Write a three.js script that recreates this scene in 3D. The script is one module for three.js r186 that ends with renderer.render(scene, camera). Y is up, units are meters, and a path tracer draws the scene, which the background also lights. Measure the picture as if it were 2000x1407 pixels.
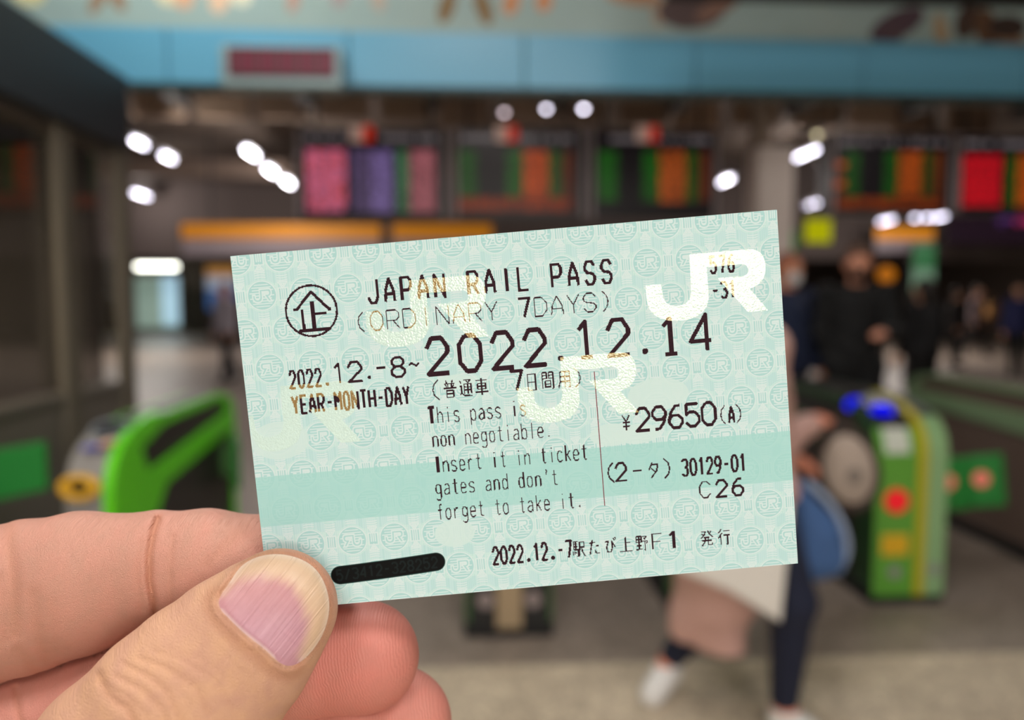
import * as THREE from 'three';
import { RoundedBoxGeometry } from 'three/addons/geometries/RoundedBoxGeometry.js';
import { mergeGeometries, mergeVertices } from 'three/addons/utils/BufferGeometryUtils.js';
import { RectAreaLightUniformsLib } from 'three/addons/lights/RectAreaLightUniformsLib.js';

// ---------------------------------------------------------------- camera, exposure, large lights
const FOCAL = 1500, PX = 1000, PY = 703.5;                         // focal length in pixels of the 2000 x 1407 frame
const scene = new THREE.Scene();
scene.background = new THREE.Color(0x000000);                      // indoors: no sky
const camera = new THREE.PerspectiveCamera(2 * Math.atan(PY / FOCAL) * 180 / Math.PI, 2000 / 1407, 0.01, 120);
camera.position.set(0, 1.42, 0);
camera.rotation.order = 'YXZ';
camera.rotation.set(-4.33 * Math.PI / 180, -3.3 * Math.PI / 180, 0);
camera.focus = 0.1195;
camera.userData.fStop = 26.25 / 2.75;                              // an opening of 2.75 mm, as in a phone
camera.updateMatrixWorld(true);
scene.add(camera);
const renderer = new THREE.WebGLRenderer({ antialias: true });
renderer.toneMapping = THREE.LinearToneMapping;
renderer.toneMappingExposure = 0.93;
renderer.shadowMap.enabled = true;
RectAreaLightUniformsLib.init();

function areaLight(pos, target, w, h, color, intensity) {
  const l = new THREE.RectAreaLight(color, intensity, w, h);
  l.position.copy(pos); l.lookAt(target); scene.add(l); return l;
}

// ---------------------------------------------------------------- helpers
const V = (x, y, z) => new THREE.Vector3(x, y, z);
function rng(seed) { let a = seed >>> 0; return () => { a = (a + 0x6D2B79F5) | 0; let t = Math.imul(a ^ (a >>> 15), 1 | a); t = (t + Math.imul(t ^ (t >>> 7), 61 | t)) ^ t; return ((t ^ (t >>> 14)) >>> 0) / 4294967296; }; }
const lerp = (a, b, t) => a + (b - a) * t, clamp = (x, a, b) => Math.min(b, Math.max(a, x));
const sstep = (a, b, x) => { const t = clamp((x - a) / (b - a), 0, 1); return t * t * (3 - 2 * t); };
// a point of the place, found from where the photograph shows it and how far away it stands
const at = (px, py, d) => V((px - PX) / FOCAL * d, (PY - py) / FOCAL * d, -d).applyMatrix4(camera.matrixWorld);
const taken = {};
function numbered(n) { const k = (taken[n] = (taken[n] ?? -1) + 1); return k ? `${n}_${String(k).padStart(3, '0')}` : n; }
function tag(o, label, category, group) { o.userData.label = label; o.userData.category = category; if (group) o.userData.group = group; return o; }
function thing(name, label, category, pos = V(0, 0, 0), turn = 0, group) {
  const o = new THREE.Group(); o.name = numbered(name); o.position.copy(pos); o.rotation.y = turn; scene.add(o);
  return tag(o, label, category, group);
}
function part(name, geo, m, parent) {
  const g = Array.isArray(geo) ? merged(geo) : geo, o = new THREE.Mesh(g, m);
  o.name = name; o.castShadow = o.receiveShadow = true; parent.add(o); return o;
}
function struct(name, geo, m, parent = scene) { const o = part(name, geo, m, parent); if (parent === scene) o.userData.kind = 'structure'; return o; }
function merged(list) {
  return mergeGeometries(list.map((g) => { const h = g.index ? g.toNonIndexed() : g; for (const k of Object.keys(h.attributes)) if (!['position', 'normal', 'uv'].includes(k)) h.deleteAttribute(k); return h; }));
}
// a box with uv in metres; r rounds its edges
function box(w, h, d, x = 0, y = 0, z = 0, r = 0) {
  const g = r ? new RoundedBoxGeometry(w, h, d, 2, Math.min(r, w / 2.1, h / 2.1, d / 2.1)) : new THREE.BoxGeometry(w, h, d);
  const p = g.attributes.position, n = g.attributes.normal, uv = g.attributes.uv;
  for (let i = 0; i < p.count; i++) {
    const ax = Math.abs(n.getX(i)), ay = Math.abs(n.getY(i)), az = Math.abs(n.getZ(i));
    if (ay >= ax && ay >= az) uv.setXY(i, p.getX(i), p.getZ(i)); else if (ax >= az) uv.setXY(i, p.getZ(i), p.getY(i)); else uv.setXY(i, p.getX(i), p.getY(i));
  }
  return g.translate(x, y, z);
}
const cyl = (r0, r1, h, x, y, z, seg = 24) => new THREE.CylinderGeometry(r0, r1, h, seg).translate(x, y, z);
const disc = (r, t, x, y, z) => new THREE.CylinderGeometry(r, r, t, 28).rotateX(Math.PI / 2).translate(x, y, z);
// a profile in (z, y) drawn across the width w, bevelled
function slab(pts, w, x = 0, bevel = 0.004, hole) {
  const s = new THREE.Shape(pts.map(([a, b]) => new THREE.Vector2(a, b)));
  if (hole) s.holes.push(new THREE.Path(hole.map(([a, b]) => new THREE.Vector2(a, b))));
  const g = new THREE.ExtrudeGeometry(s, { depth: w - 2 * bevel, bevelEnabled: bevel > 0, bevelSize: bevel, bevelThickness: bevel, bevelSegments: 2, curveSegments: 12 });
  return g.translate(0, 0, -w / 2 + bevel).rotateY(-Math.PI / 2).translate(x, 0, 0);  // shape x -> z
}
const std = (hex, rough = 0.6, metal = 0, more = {}) => new THREE.MeshStandardMaterial({ color: hex, roughness: rough, metalness: metal, ...more });
const glow = (hex, k, more = {}) => new THREE.MeshStandardMaterial({ color: 0x222222, emissive: hex, emissiveIntensity: k, roughness: 0.5, ...more });
function canvasTex(w, h, draw, srgb = true) {
  const c = document.createElement('canvas'); c.width = w; c.height = h; draw(c.getContext('2d'), w, h, c);
  const t = new THREE.CanvasTexture(c); if (srgb) t.colorSpace = THREE.SRGBColorSpace; t.anisotropy = 8; return t;
}
function dataTex(w, h, f, srgb = false) {
  const a = new Uint8Array(w * h * 4);
  for (let y = 0, k = 0; y < h; y++) for (let x = 0; x < w; x++, k += 4) { const c = f(x, y); a[k] = c[0]; a[k + 1] = c[1]; a[k + 2] = c[2]; a[k + 3] = 255; }
  const t = new THREE.DataTexture(a, w, h); t.magFilter = THREE.LinearFilter; t.minFilter = THREE.LinearFilter; t.wrapS = t.wrapT = THREE.RepeatWrapping;
  if (srgb) t.colorSpace = THREE.SRGBColorSpace; t.needsUpdate = true; return t;
}
// tiling value noise
function noiseTile(seed, n) {
  const r = rng(seed), g = new Float32Array(n * n).map(() => r());
  return (x, y) => { const xi = Math.floor(x), yi = Math.floor(y), s = sstep(0, 1, x - xi), t = sstep(0, 1, y - yi), q = (i, j) => g[(((j % n) + n) % n) * n + (((i % n) + n) % n)];
    return lerp(lerp(q(xi, yi), q(xi + 1, yi), s), lerp(q(xi, yi + 1), q(xi + 1, yi + 1), s), t); };
}
// surface of a signed distance function (naive surface nets on blocks near the surface); normals from its gradient
function surface(sdf, lo, hi, cell, eps = cell * 0.5) {
  const B = 8, n = [0, 1, 2].map((k) => Math.ceil((hi[k] - lo[k]) / cell / B) * B + 1), nx = n[0], nxy = n[0] * n[1];
  const val = new Float32Array(n[0] * n[1] * n[2]).fill(9);
  const P = (i, k) => lo[k] + i * cell;
  const reach = cell * (B * 0.87 + 1.8) * 1.25;
  for (let bz = 0; bz < n[2] - 1; bz += B) for (let by = 0; by < n[1] - 1; by += B) for (let bx = 0; bx < n[0] - 1; bx += B) {
    const c = sdf(P(bx + B / 2, 0), P(by + B / 2, 1), P(bz + B / 2, 2)), far = Math.abs(c) > reach;
    for (let z = bz; z <= bz + B; z++) for (let y = by; y <= by + B; y++) for (let x = bx; x <= bx + B; x++) {
      const k = z * nxy + y * nx + x;
      if (far) { if (val[k] === 9) val[k] = c > 0 ? 8 : -8; } else if (Math.abs(val[k]) >= 8) val[k] = sdf(P(x, 0), P(y, 1), P(z, 2));
    }
  }
  const id = new Int32Array(val.length).fill(-1), pos = [], idx = [];
  const E = [[0, 1], [2, 3], [4, 5], [6, 7], [0, 2], [1, 3], [4, 6], [5, 7], [0, 4], [1, 5], [2, 6], [3, 7]], off = [0, 1, nx, nx + 1, nxy, nxy + 1, nxy + nx, nxy + nx + 1];
  for (let z = 0; z < n[2] - 1; z++) for (let y = 0; y < n[1] - 1; y++) for (let x = 0; x < n[0] - 1; x++) {
    const k = z * nxy + y * nx + x; let m = 0;
    for (let c = 0; c < 8; c++) if (val[k + off[c]] < 0) m |= 1 << c;
    if (m === 0 || m === 255) continue;
    let sx = 0, sy = 0, sz = 0, q = 0;
    for (const [a, b] of E) {
      if (((m >> a) & 1) === ((m >> b) & 1)) continue;
      const va = val[k + off[a]], vb = val[k + off[b]], t = va / (va - vb);
      sx += lerp(a & 1, b & 1, t); sy += lerp((a >> 1) & 1, (b >> 1) & 1, t); sz += lerp(a >> 2, b >> 2, t); q++;
    }
    id[k] = pos.length / 3; pos.push(P(x + sx / q, 0), P(y + sy / q, 1), P(z + sz / q, 2));
  }
  const quad = (a, b, c, d, flip) => { if (a < 0 || b < 0 || c < 0 || d < 0) return; if (flip) idx.push(a, c, b, a, d, c); else idx.push(a, b, c, a, c, d); };
  for (let z = 1; z < n[2] - 1; z++) for (let y = 1; y < n[1] - 1; y++) for (let x = 1; x < n[0] - 1; x++) {
    const k = z * nxy + y * nx + x, s = val[k] < 0;
    if (s !== val[k + 1] < 0) quad(id[k - nx - nxy], id[k - nxy], id[k], id[k - nx], !s);
    if (s !== val[k + nx] < 0) quad(id[k - 1 - nxy], id[k - 1], id[k], id[k - nxy], !s);
    if (s !== val[k + nxy] < 0) quad(id[k - 1 - nx], id[k - nx], id[k], id[k - 1], !s);
  }
  const nor = new Float32Array(pos.length);
  for (let i = 0; i < pos.length; i += 3) {
    const [x, y, z] = [pos[i], pos[i + 1], pos[i + 2]];
    let a = sdf(x + eps, y, z) - sdf(x - eps, y, z), b = sdf(x, y + eps, z) - sdf(x, y - eps, z), c = sdf(x, y, z + eps) - sdf(x, y, z - eps);
    const l = Math.hypot(a, b, c) || 1; nor[i] = a / l; nor[i + 1] = b / l; nor[i + 2] = c / l;
  }
  const g = new THREE.BufferGeometry();
  g.setAttribute('position', new THREE.Float32BufferAttribute(pos, 3)); g.setAttribute('normal', new THREE.BufferAttribute(nor, 3));
  g.setAttribute('uv', new THREE.BufferAttribute(new Float32Array(pos.length / 3 * 2), 2)); g.setIndex(idx);
  return g;
}
const smin = (a, b, k) => { const h = Math.max(k - Math.abs(a - b), 0) / k; return Math.min(a, b) - h * h * k * 0.25; };
const smax = (a, b, k) => -smin(-a, -b, k);
// tapered capsule
function cap(p, q, r0, r1) {
  const dx = q[0] - p[0], dy = q[1] - p[1], dz = q[2] - p[2], L = dx * dx + dy * dy + dz * dz || 1e-9;
  return (x, y, z) => { const a = x - p[0], b = y - p[1], c = z - p[2], t = clamp((a * dx + b * dy + c * dz) / L, 0, 1); return Math.hypot(a - dx * t, b - dy * t, c - dz * t) - lerp(r0, r1, t); };
}
const ell = (c, r) => (x, y, z) => { const a = (x - c[0]) / r[0], b = (y - c[1]) / r[1], d = (z - c[2]) / r[2], k = Math.hypot(a, b, d) || 1e-6, m = Math.hypot(a / r[0], b / r[1], d / r[2]) || 1e-6; return k * (k - 1) / m; };
const union = (list, k) => (x, y, z) => { let d = list[0](x, y, z); for (let i = 1; i < list.length; i++) d = smin(d, list[i](x, y, z), k); return d; };

// ---------------------------------------------------------------- the setting
const ray = (px, py) => at(px, py, 1).sub(camera.position);
const onZ = (px, py, z) => { const r = ray(px, py); return r.multiplyScalar(z / r.z).add(camera.position); };         // where that sight line meets the plane z
const onFloor = (px, py) => { const r = ray(px, py); return r.multiplyScalar(-1.42 / r.y).add(camera.position); };    // where it meets the floor

const nA = noiseTile(3, 64), nB = noiseTile(5, 256);
function speckle(base, spread, seed, rep) {                        // terrazzo: chips of several tones in a ground
  const n1 = noiseTile(seed, 128), n2 = noiseTile(seed + 1, 256), n3 = noiseTile(seed + 2, 16);
  const t = dataTex(512, 512, (x, y) => {
    const a = n1(x / 4, y / 4), b = n2(x / 2, y / 2), c = n3(x / 32, y / 32);
    const k = (a > 0.72 ? 1.28 : a < 0.22 ? 0.72 : 1) * (1 + (b - 0.5) * spread) * (1 + (c - 0.5) * 0.16);
    return base.map((v) => clamp(v * k, 0, 255));
  }, true);
  t.repeat.set(rep, rep); return t;
}
const M = {
  floorLight: new THREE.MeshStandardMaterial({ map: speckle([186, 170, 148], 0.3, 11, 1.4), roughness: 0.55 }),
  floorDark: new THREE.MeshStandardMaterial({ map: speckle([132, 119, 108], 0.25, 21, 1.4), roughness: 0.45 }),
  ceiling: std(0x6a5c52, 0.9), hallCeiling: std(0xb9b7b0, 0.9), dark: std(0x2c2826, 0.8), bulkhead: std(0x6b5e5a, 0.8), coffer: std(0x8d7562, 0.8),
  wall: std(0x5e524a, 0.85), hallWall: std(0xb5aca0, 0.85), teal: std(0x6eb2d4, 0.32, 0.0), beam: std(0x1c1a1a, 0.7), brownBeam: std(0x7d6a5e, 0.8),
  cladding: std(0xe6dad4, 0.6), post: std(0x665d50, 0.6), grey: std(0x8a8684, 0.5), black: std(0x121212, 0.5), rubber: std(0x0c0c0d, 0.7),
  green: std(0x3fae2a, 0.35), darkGreen: std(0x3f6f33, 0.45), paleGreen: std(0x86aa78, 0.4), yellow: std(0xe0b41e, 0.5), steel: std(0x9a9692, 0.35, 0.8),
};
const Z_HEAD = -5;
struct('floor', box(40, 0.12, 34.2, 0, -0.06, -20), M.floorDark);
{ const f = scene.getObjectByName('floor'); f.position.z = 0; }
struct('floor_001', box(40, 0.12, 11.1, 0, -0.06, 2.65), M.floorLight);
struct('ceiling', box(40, 0.15, 32, 0, 4.12, -21.2), M.ceiling);
struct('ceiling_001', box(40, 0.15, 13.4, 0, 4.78, 1.5), M.hallCeiling);
struct('wall_back', box(40, 4.3, 0.2, 0, 2.1, -37.2), M.wall);
struct('wall_left', box(0.2, 4.9, 46, -20, 2.4, -14.5), M.wall);
struct('wall_right', box(0.2, 4.9, 46, 20, 2.4, -14.5), M.wall);
struct('wall_front', box(40, 4.9, 0.2, 0, 2.4, 8.3), M.hallWall);
struct('wall_header', box(40, 2.0, 0.2, 0, 3.79, Z_HEAD - 0.18), M.hallWall);
// dark beam of the hall ceiling, just in the top right of the frame
{ const b = onZ(2000, 16, -4.1); struct('trim_1', box(14, 0.35, 0.2, onZ(1300, 0, -4.1).x + 7, b.y + 0.175, -4.0), M.beam); }
// the blue-green fascia below the mural: enamelled panels with open joints
{
  const g = new THREE.Group(); g.name = 'trim_2'; g.userData.kind = 'structure'; scene.add(g);
  const w = 1.115, x0 = onZ(1025, 130, Z_HEAD).x;
  const geo = box(w - 0.01, 0.335, 0.05, 0, 0, 0, 0.006);
  for (let k = -7; k < 9; k++) { const p = part('fascia_panel', geo, M.teal, g); p.position.set(x0 + (k + 0.5) * w, 2.955, Z_HEAD - 0.05); }
  part('fascia_backing', box(20, 0.335, 0.03, 0.5, 2.955, Z_HEAD - 0.086), M.darkGreen, g);
  part('fascia_lip', box(20, 0.03, 0.1, 0.5, 2.772, Z_HEAD - 0.07), std(0x24464c, 0.5), g);
}
// brown panels hung below the concourse ceiling, dark gaps between them
{
  const c = scene.getObjectByName('ceiling');
  const r = rng(8), geo = box(0.62, 0.36, 0.06, 0, 0, 0, 0.01);
  const tones = [std(0xb39a84, 0.85), std(0xa48c78, 0.85), std(0xbfa48e, 0.85)];
  for (let k = 0; k < 17; k++) { const p = part('ceiling_panel', geo, tones[k % 3], c); p.position.set(-5.2 + k * 0.74 + (r() - 0.5) * 0.08, 3.82, -9.7 - (r() > 0.7 ? 0.3 : 0)); }
  for (let k = 0; k < 9; k++) part('ceiling_joist', box(0.16, 0.3, 3.2, -4.84 + k * 1.48, 3.9, -8.0), M.beam, c);
}
struct('trim_3', box(8, 0.28, 0.3, -3.2, 3.57, -13), M.brownBeam);
struct('trim_4', box(40, 1.82, 0.2, 0, 3.15, -14.6), M.bulkhead);
// column with pale cladding right of the boards
{
  const z = -8.2, a = onZ(1480, 400, z), b = onZ(1550, 400, z), w = b.x - a.x, cx = (a.x + b.x) / 2, top = onZ(1500, 285, z).y;
  const g = new THREE.Group(); g.name = 'wall_column'; g.userData.kind = 'structure'; scene.add(g);
  part('column_cladding', box(w, top, w, cx, top / 2, z - w / 2, 0.01), M.cladding, g);
  part('column_shaft', box(w * 0.45, 4.05 - top, w * 0.5, a.x + w * 0.2, top + (4.05 - top) / 2, z - w / 2), std(0x9a8a7c, 0.7), g);
}
// ---------------------------------------------------------------- lamps of the concourse: short tubes that run away from the gates
const TUBE = glow(0xf6f2ff, 22), TUBE_MID = glow(0xf0ecff, 12), TUBE_DIM = glow(0xe8e4ff, 7);
const tubeOf = (L) => new THREE.CapsuleGeometry(0.02, L - 0.04, 6, 14).rotateX(Math.PI / 2), trayOf = (L) => box(0.09, 0.035, L + 0.1, 0, 0.05, 0, 0.01), rodGeo = cyl(0.006, 0.006, 0.7, 0, 0.4, 0, 8);
function tube(px, py, label, m = TUBE, L = 0.5, rise = 1.83) {
  const p = at(px, py, rise * FOCAL / (590 - py)), t = thing('ceiling_tube_light', label, 'light', p);
  part('glowing_tube', tubeOf(L), m, t); part('tray', trayOf(L), M.grey, t); part('hanging_rod', rodGeo, M.black, t);
  const l = new THREE.PointLight(0xfff8f2, m === TUBE ? 2.2 : m === TUBE_MID ? 1.6 : 0.7); l.position.set(p.x, p.y - 0.06, p.z); l.castShadow = true; scene.add(l);
}
tube(272, 280, 'glowing ceiling tube by the dark canopy, the upper of the left pair', TUBE_MID, 0.34);
tube(328, 308, 'glowing ceiling tube by the dark canopy, the lower of the left pair', TUBE_MID, 0.36);
tube(276, 381, 'lone glowing ceiling tube low down beside the dark booth pillar', TUBE_MID, 0.6);
tube(490, 300, 'nearest glowing ceiling tube of the row of three left of the pink board');
tube(529, 335, 'middle glowing ceiling tube of the row of three left of the pink board');
tube(562, 357, 'farthest glowing ceiling tube of the row of three left of the pink board');
tube(1575, 301, 'bright ceiling tube right of the pale column, tilted upwards in the picture', TUBE_MID, 0.75, 2.3);
tube(1418, 353, 'bright ceiling tube between the third board and the pale column', TUBE_MID, 0.5);
tube(1580, 401, 'dim ceiling tube beside the pale column, left of a close pair', TUBE_DIM, 0.2, 1.55);
tube(1598, 396, 'dim ceiling tube beside the pale column, right of a close pair', TUBE_DIM, 0.2, 1.55);
tube(1731, 432, 'ceiling tube alone above the orange sign on the right', TUBE_DIM, 0.45, 1.38);
tube(1788, 426, 'ceiling tube just below the orange board, left of the last cluster', TUBE_DIM, 0.15, 1.38);
tube(1812, 425, 'ceiling tube just below the orange board, middle of the last cluster', TUBE_DIM, 0.2, 1.38);
tube(1836, 424, 'ceiling tube just below the red board, right end of the last cluster', TUBE_DIM, 0.3, 1.38);
// added panels, hidden by header wall and bulkhead, to brighten gates, boards and far concourse
function fillPanel(x, z, w, d, k, label) {
  const t = thing('unseen_light_panel', label, 'light', V(x, 3.98, z));
  part('diffuser', box(w, 0.02, d), glow(0xfff6ee, 3), t); part('frame', [box(w + 0.1, 0.06, 0.05, 0, 0.03, d / 2), box(w + 0.1, 0.06, 0.05, 0, 0.03, -d / 2), box(0.05, 0.06, d, w / 2, 0.03, 0), box(0.05, 0.06, d, -w / 2, 0.03, 0)], M.grey, t);
  areaLight(V(x, 3.96, z), V(x, 0, z), w, d, 0xfff4ec, k);
}
fillPanel(-3.6, -6.5, 1.4, 0.5, 12, 'added fill light panel over the gates behind the header wall, leftmost of three');
fillPanel(0.6, -6.5, 1.4, 0.5, 10, 'added fill light panel over the gates behind the header wall, middle of three');
fillPanel(4.8, -6.5, 1.4, 0.5, 12, 'added fill light panel over the gates behind the header wall, rightmost of three');
fillPanel(-9, -20, 2.4, 2.4, 16, 'added fill light panel of the far concourse behind the bulkhead, over the left passage');
fillPanel(2, -18, 2.4, 2.4, 16, 'added fill light panel of the far concourse behind the bulkhead, over its middle');
fillPanel(11, -20, 2.4, 2.4, 16, 'added fill light panel of the far concourse behind the bulkhead, over the right people');
// small round downlights between the brown ceiling panels
function spot(px, py, d, k, label, hex = 0xf2ecff) {
  const t = thing('ceiling_spotlight', label, 'light', at(px, py, d));
  part('glowing_lens', new THREE.SphereGeometry(0.03, 16, 12), glow(hex, k), t);
  part('can', new THREE.CylinderGeometry(0.045, 0.05, 0.1, 20, 1, true).translate(0, 0.05, 0), M.grey, t);
  part('ceiling_arm', cyl(0.008, 0.008, 0.6, 0, 0.38, 0, 8), M.black, t);
}
spot(985, 219, 8.9, 4, 'faint round ceiling spotlight, leftmost of three above the second board', 0xffe8f0);
spot(1067, 212, 8.9, 9, 'round ceiling spotlight, middle of three above the second board');
spot(1140, 212, 8.9, 12, 'round ceiling spotlight, brightest and rightmost of three above the boards');
spot(1596, 262, 8.9, 3, 'dim yellowish ceiling spotlight right of the pale column', 0xfff0c0);
// ---------------------------------------------------------------- lamps of the hall over and behind the photographer
function hallPanel(x, z, k, label, w = 1.2, d = 1.2) {
  const t = thing('unseen_light_panel', label, 'light', V(x, 4.64, z), 0, 'ceiling light panels of the hall');
  part('diffuser', box(w, 0.02, d), glow(0xfdfaf8, 3.5), t); part('frame', [box(w + 0.1, 0.06, 0.05, 0, 0.02, d / 2), box(w + 0.1, 0.06, 0.05, 0, 0.02, -d / 2), box(0.05, 0.06, d, w / 2, 0.02, 0), box(0.05, 0.06, d, -w / 2, 0.02, 0)], M.grey, t);
  areaLight(V(x, 4.62, z), V(x, 0, z), w, d, 0xfdfaf8, k);
}
for (const [x, z] of [[-1.6, 1.6], [1.6, 1.6], [-1.6, 4.6], [1.6, 4.6], [0, -1.4]]) hallPanel(x, z, 12.5, 'square ceiling light panel of the hall above the photographer');
// the lamp that washes the left part of mural and fascia
{
  const p = V(-1.75, 4.35, -3.9), t = thing('wall_washer_light', 'long lamp washing light over the left part of the mural', 'light', p);
  part('glowing_face', box(1.3, 0.03, 0.12), glow(0xf4fff8, 4), t); part('housing', box(1.4, 0.08, 0.16, 0, 0.06, 0, 0.01), M.grey, t);
  for (const s of [-0.5, 0.5]) part('hanger', cyl(0.01, 0.01, 0.34, s, 0.25, 0, 8), M.black, t);
  areaLight(V(p.x, p.y - 0.03, p.z), V(p.x, 3.0, Z_HEAD), 1.3, 0.12, 0xf0fff8, 60);
}
// unseen bright panel, added behind the photographer for the ticket foil to mirror
{
  const t = thing('unseen_glare_panel', 'large unseen bright panel added behind the photographer', 'window', V(1.3, 2.0, 6.6), Math.PI + Math.atan2(1.3, 6.6));
  part('glowing_pane', box(3.2, 1.4, 0.04), glow(0xfffaf0, 9.5), t);
  part('frame', [box(3.4, 0.1, 0.1, 0, 0.75, 0), box(3.4, 0.1, 0.1, 0, -0.75, 0), box(0.1, 1.5, 0.1, 1.65, 0, 0), box(0.1, 1.5, 0.1, -1.65, 0, 0), box(3.4, 1.3, 0.1, 0, -1.35, 0)], M.dark, t);
  const p = V(1.3, 2.0, 6.6), dir = V(0, 1.4, 0).sub(p).normalize();
  areaLight(p.clone().addScaledVector(dir, 0.05), V(0, 1.4, 0), 3.2, 1.4, 0xfffaf0, 3.2);
}

// ---------------------------------------------------------------- mural and clock sign over the gates
{
  const z = Z_HEAD - 0.06, h = 1.5, w = 13, y0 = 3.125;
  const tex = canvasTex(2048, 256, (c, W, H) => {                  // plain painted ground with loose abstract patches of colour
    const X = (px) => (onZ(px, 40, z).x + w / 2 - 0.4) / w * W, Y = (py) => H - (onZ(1000, py, z).y - y0) / h * H;
    c.fillStyle = '#a6bab9'; c.fillRect(0, 0, W, H);
    const r = rng(77);
    for (let i = 0; i < 900; i++) { c.fillStyle = ['#9eb2b0', '#aabcb8', '#a2b4b4', '#b0c0bc'][i % 4]; c.globalAlpha = 0.25; c.beginPath(); c.ellipse(r() * W, r() * H, 6 + r() * 40, 3 + r() * 14, r() * 3, 0, 7); c.fill(); }
    c.globalAlpha = 1;
    const patch = (px, py, rx, ry, a, col) => { c.fillStyle = col; c.beginPath(); c.ellipse(X(px), Y(py), rx * 0.53, ry * 0.6, a, 0, 7); c.fill(); };
    for (const [px, py, rx, ry, a, col] of [[60, 4, 34, 26, 0.5, '#e8dca8'], [195, 20, 12, 26, 0.5, '#a3836a'], [232, 16, 13, 24, -0.5, '#a3836a'], [335, 6, 26, 20, 0, '#f0e0bc'], [362, 14, 20, 18, 0.6, '#e6b493'],
      [432, 10, 20, 28, 0.2, '#f2c9ab'], [474, 6, 20, 18, 0, '#f4ead0'], [575, 12, 12, 22, 0.2, '#c3998a'], [665, 2, 16, 22, 0.2, '#b0a0a0'], [740, 8, 14, 20, -0.2, '#c2b0a2'], [873, 18, 15, 30, 0.3, '#8a6a42'], [944, 18, 15, 32, -0.3, '#8a6a42'],
      [998, 8, 16, 22, 0.3, '#d39268'], [1062, 4, 16, 18, 0.3, '#d39268'], [1240, -8, 60, 14, 0.1, '#b98e6e'], [1286, 20, 14, 24, 0, '#b9a08c'], [1350, 14, 66, 34, -0.1, '#5e4a4a'], [1400, 8, 50, 14, -0.5, '#8e6a5c'],
      [1750, 34, 60, 24, -0.5, '#5a4550'], [1738, 62, 22, 26, 0.4, '#5e4a52'], [1836, 46, 14, 34, -0.2, '#b69a78'], [1886, 24, 24, 34, 0.3, '#4d3a33'], [1925, 40, 24, 40, -0.2, '#6b4c38'], [1975, 74, 34, 22, 0, '#a57f62'], [1965, 34, 40, 22, 0, '#43332f']]) patch(px, py, rx, ry, a, col);
  });
  const t = thing('mural', 'pale green wall mural with loose peach and brown shapes above the blue band', 'mural', V(0.4, y0 + h / 2, z));
  const face = new THREE.PlaneGeometry(w, h).translate(0, 0, 0.017);
  part('painted_face', face, new THREE.MeshStandardMaterial({ map: tex, roughness: 0.6 }), t); part('backing', box(w, h, 0.03), M.hallWall, t);
}
{
  const a = onZ(428, 85, Z_HEAD), b = onZ(668, 172, Z_HEAD), s = 0.97, w = (b.x - a.x) * s, h = (a.y - b.y) * s;
  const c = onZ(548, 128.5, Z_HEAD + 0.15), t = thing('clock_sign', 'silver sign box with a dark red display on the blue band', 'sign', V(c.x, c.y, Z_HEAD + 0.06));
  part('housing', box(w, h, 0.18, 0, 0, 0, 0.02), std(0x9fb4b8, 0.4, 0.2), t);
  const tex = canvasTex(256, 64, (g) => { g.fillStyle = '#4a1822'; g.fillRect(0, 0, 256, 64); const r = rng(4); for (let i = 0; i < 16; i++) { g.fillStyle = ['#6a2236', '#5a3038', '#701f38'][i % 3]; g.fillRect(i * 16 + 2, 6, 12, 52); } });
  part('display', box(w * 0.88, h * 0.7, 0.02, 0.005, 0.02, 0.09, 0.004), std(0x2a0d14, 0.4), t);
  part('display_face', new THREE.PlaneGeometry(w * 0.86, h * 0.66).translate(0.005, 0.02, 0.1015), new THREE.MeshStandardMaterial({ map: tex, emissiveMap: tex, emissive: 0xffffff, emissiveIntensity: 0.35, roughness: 0.4 }), t);
}
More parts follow.
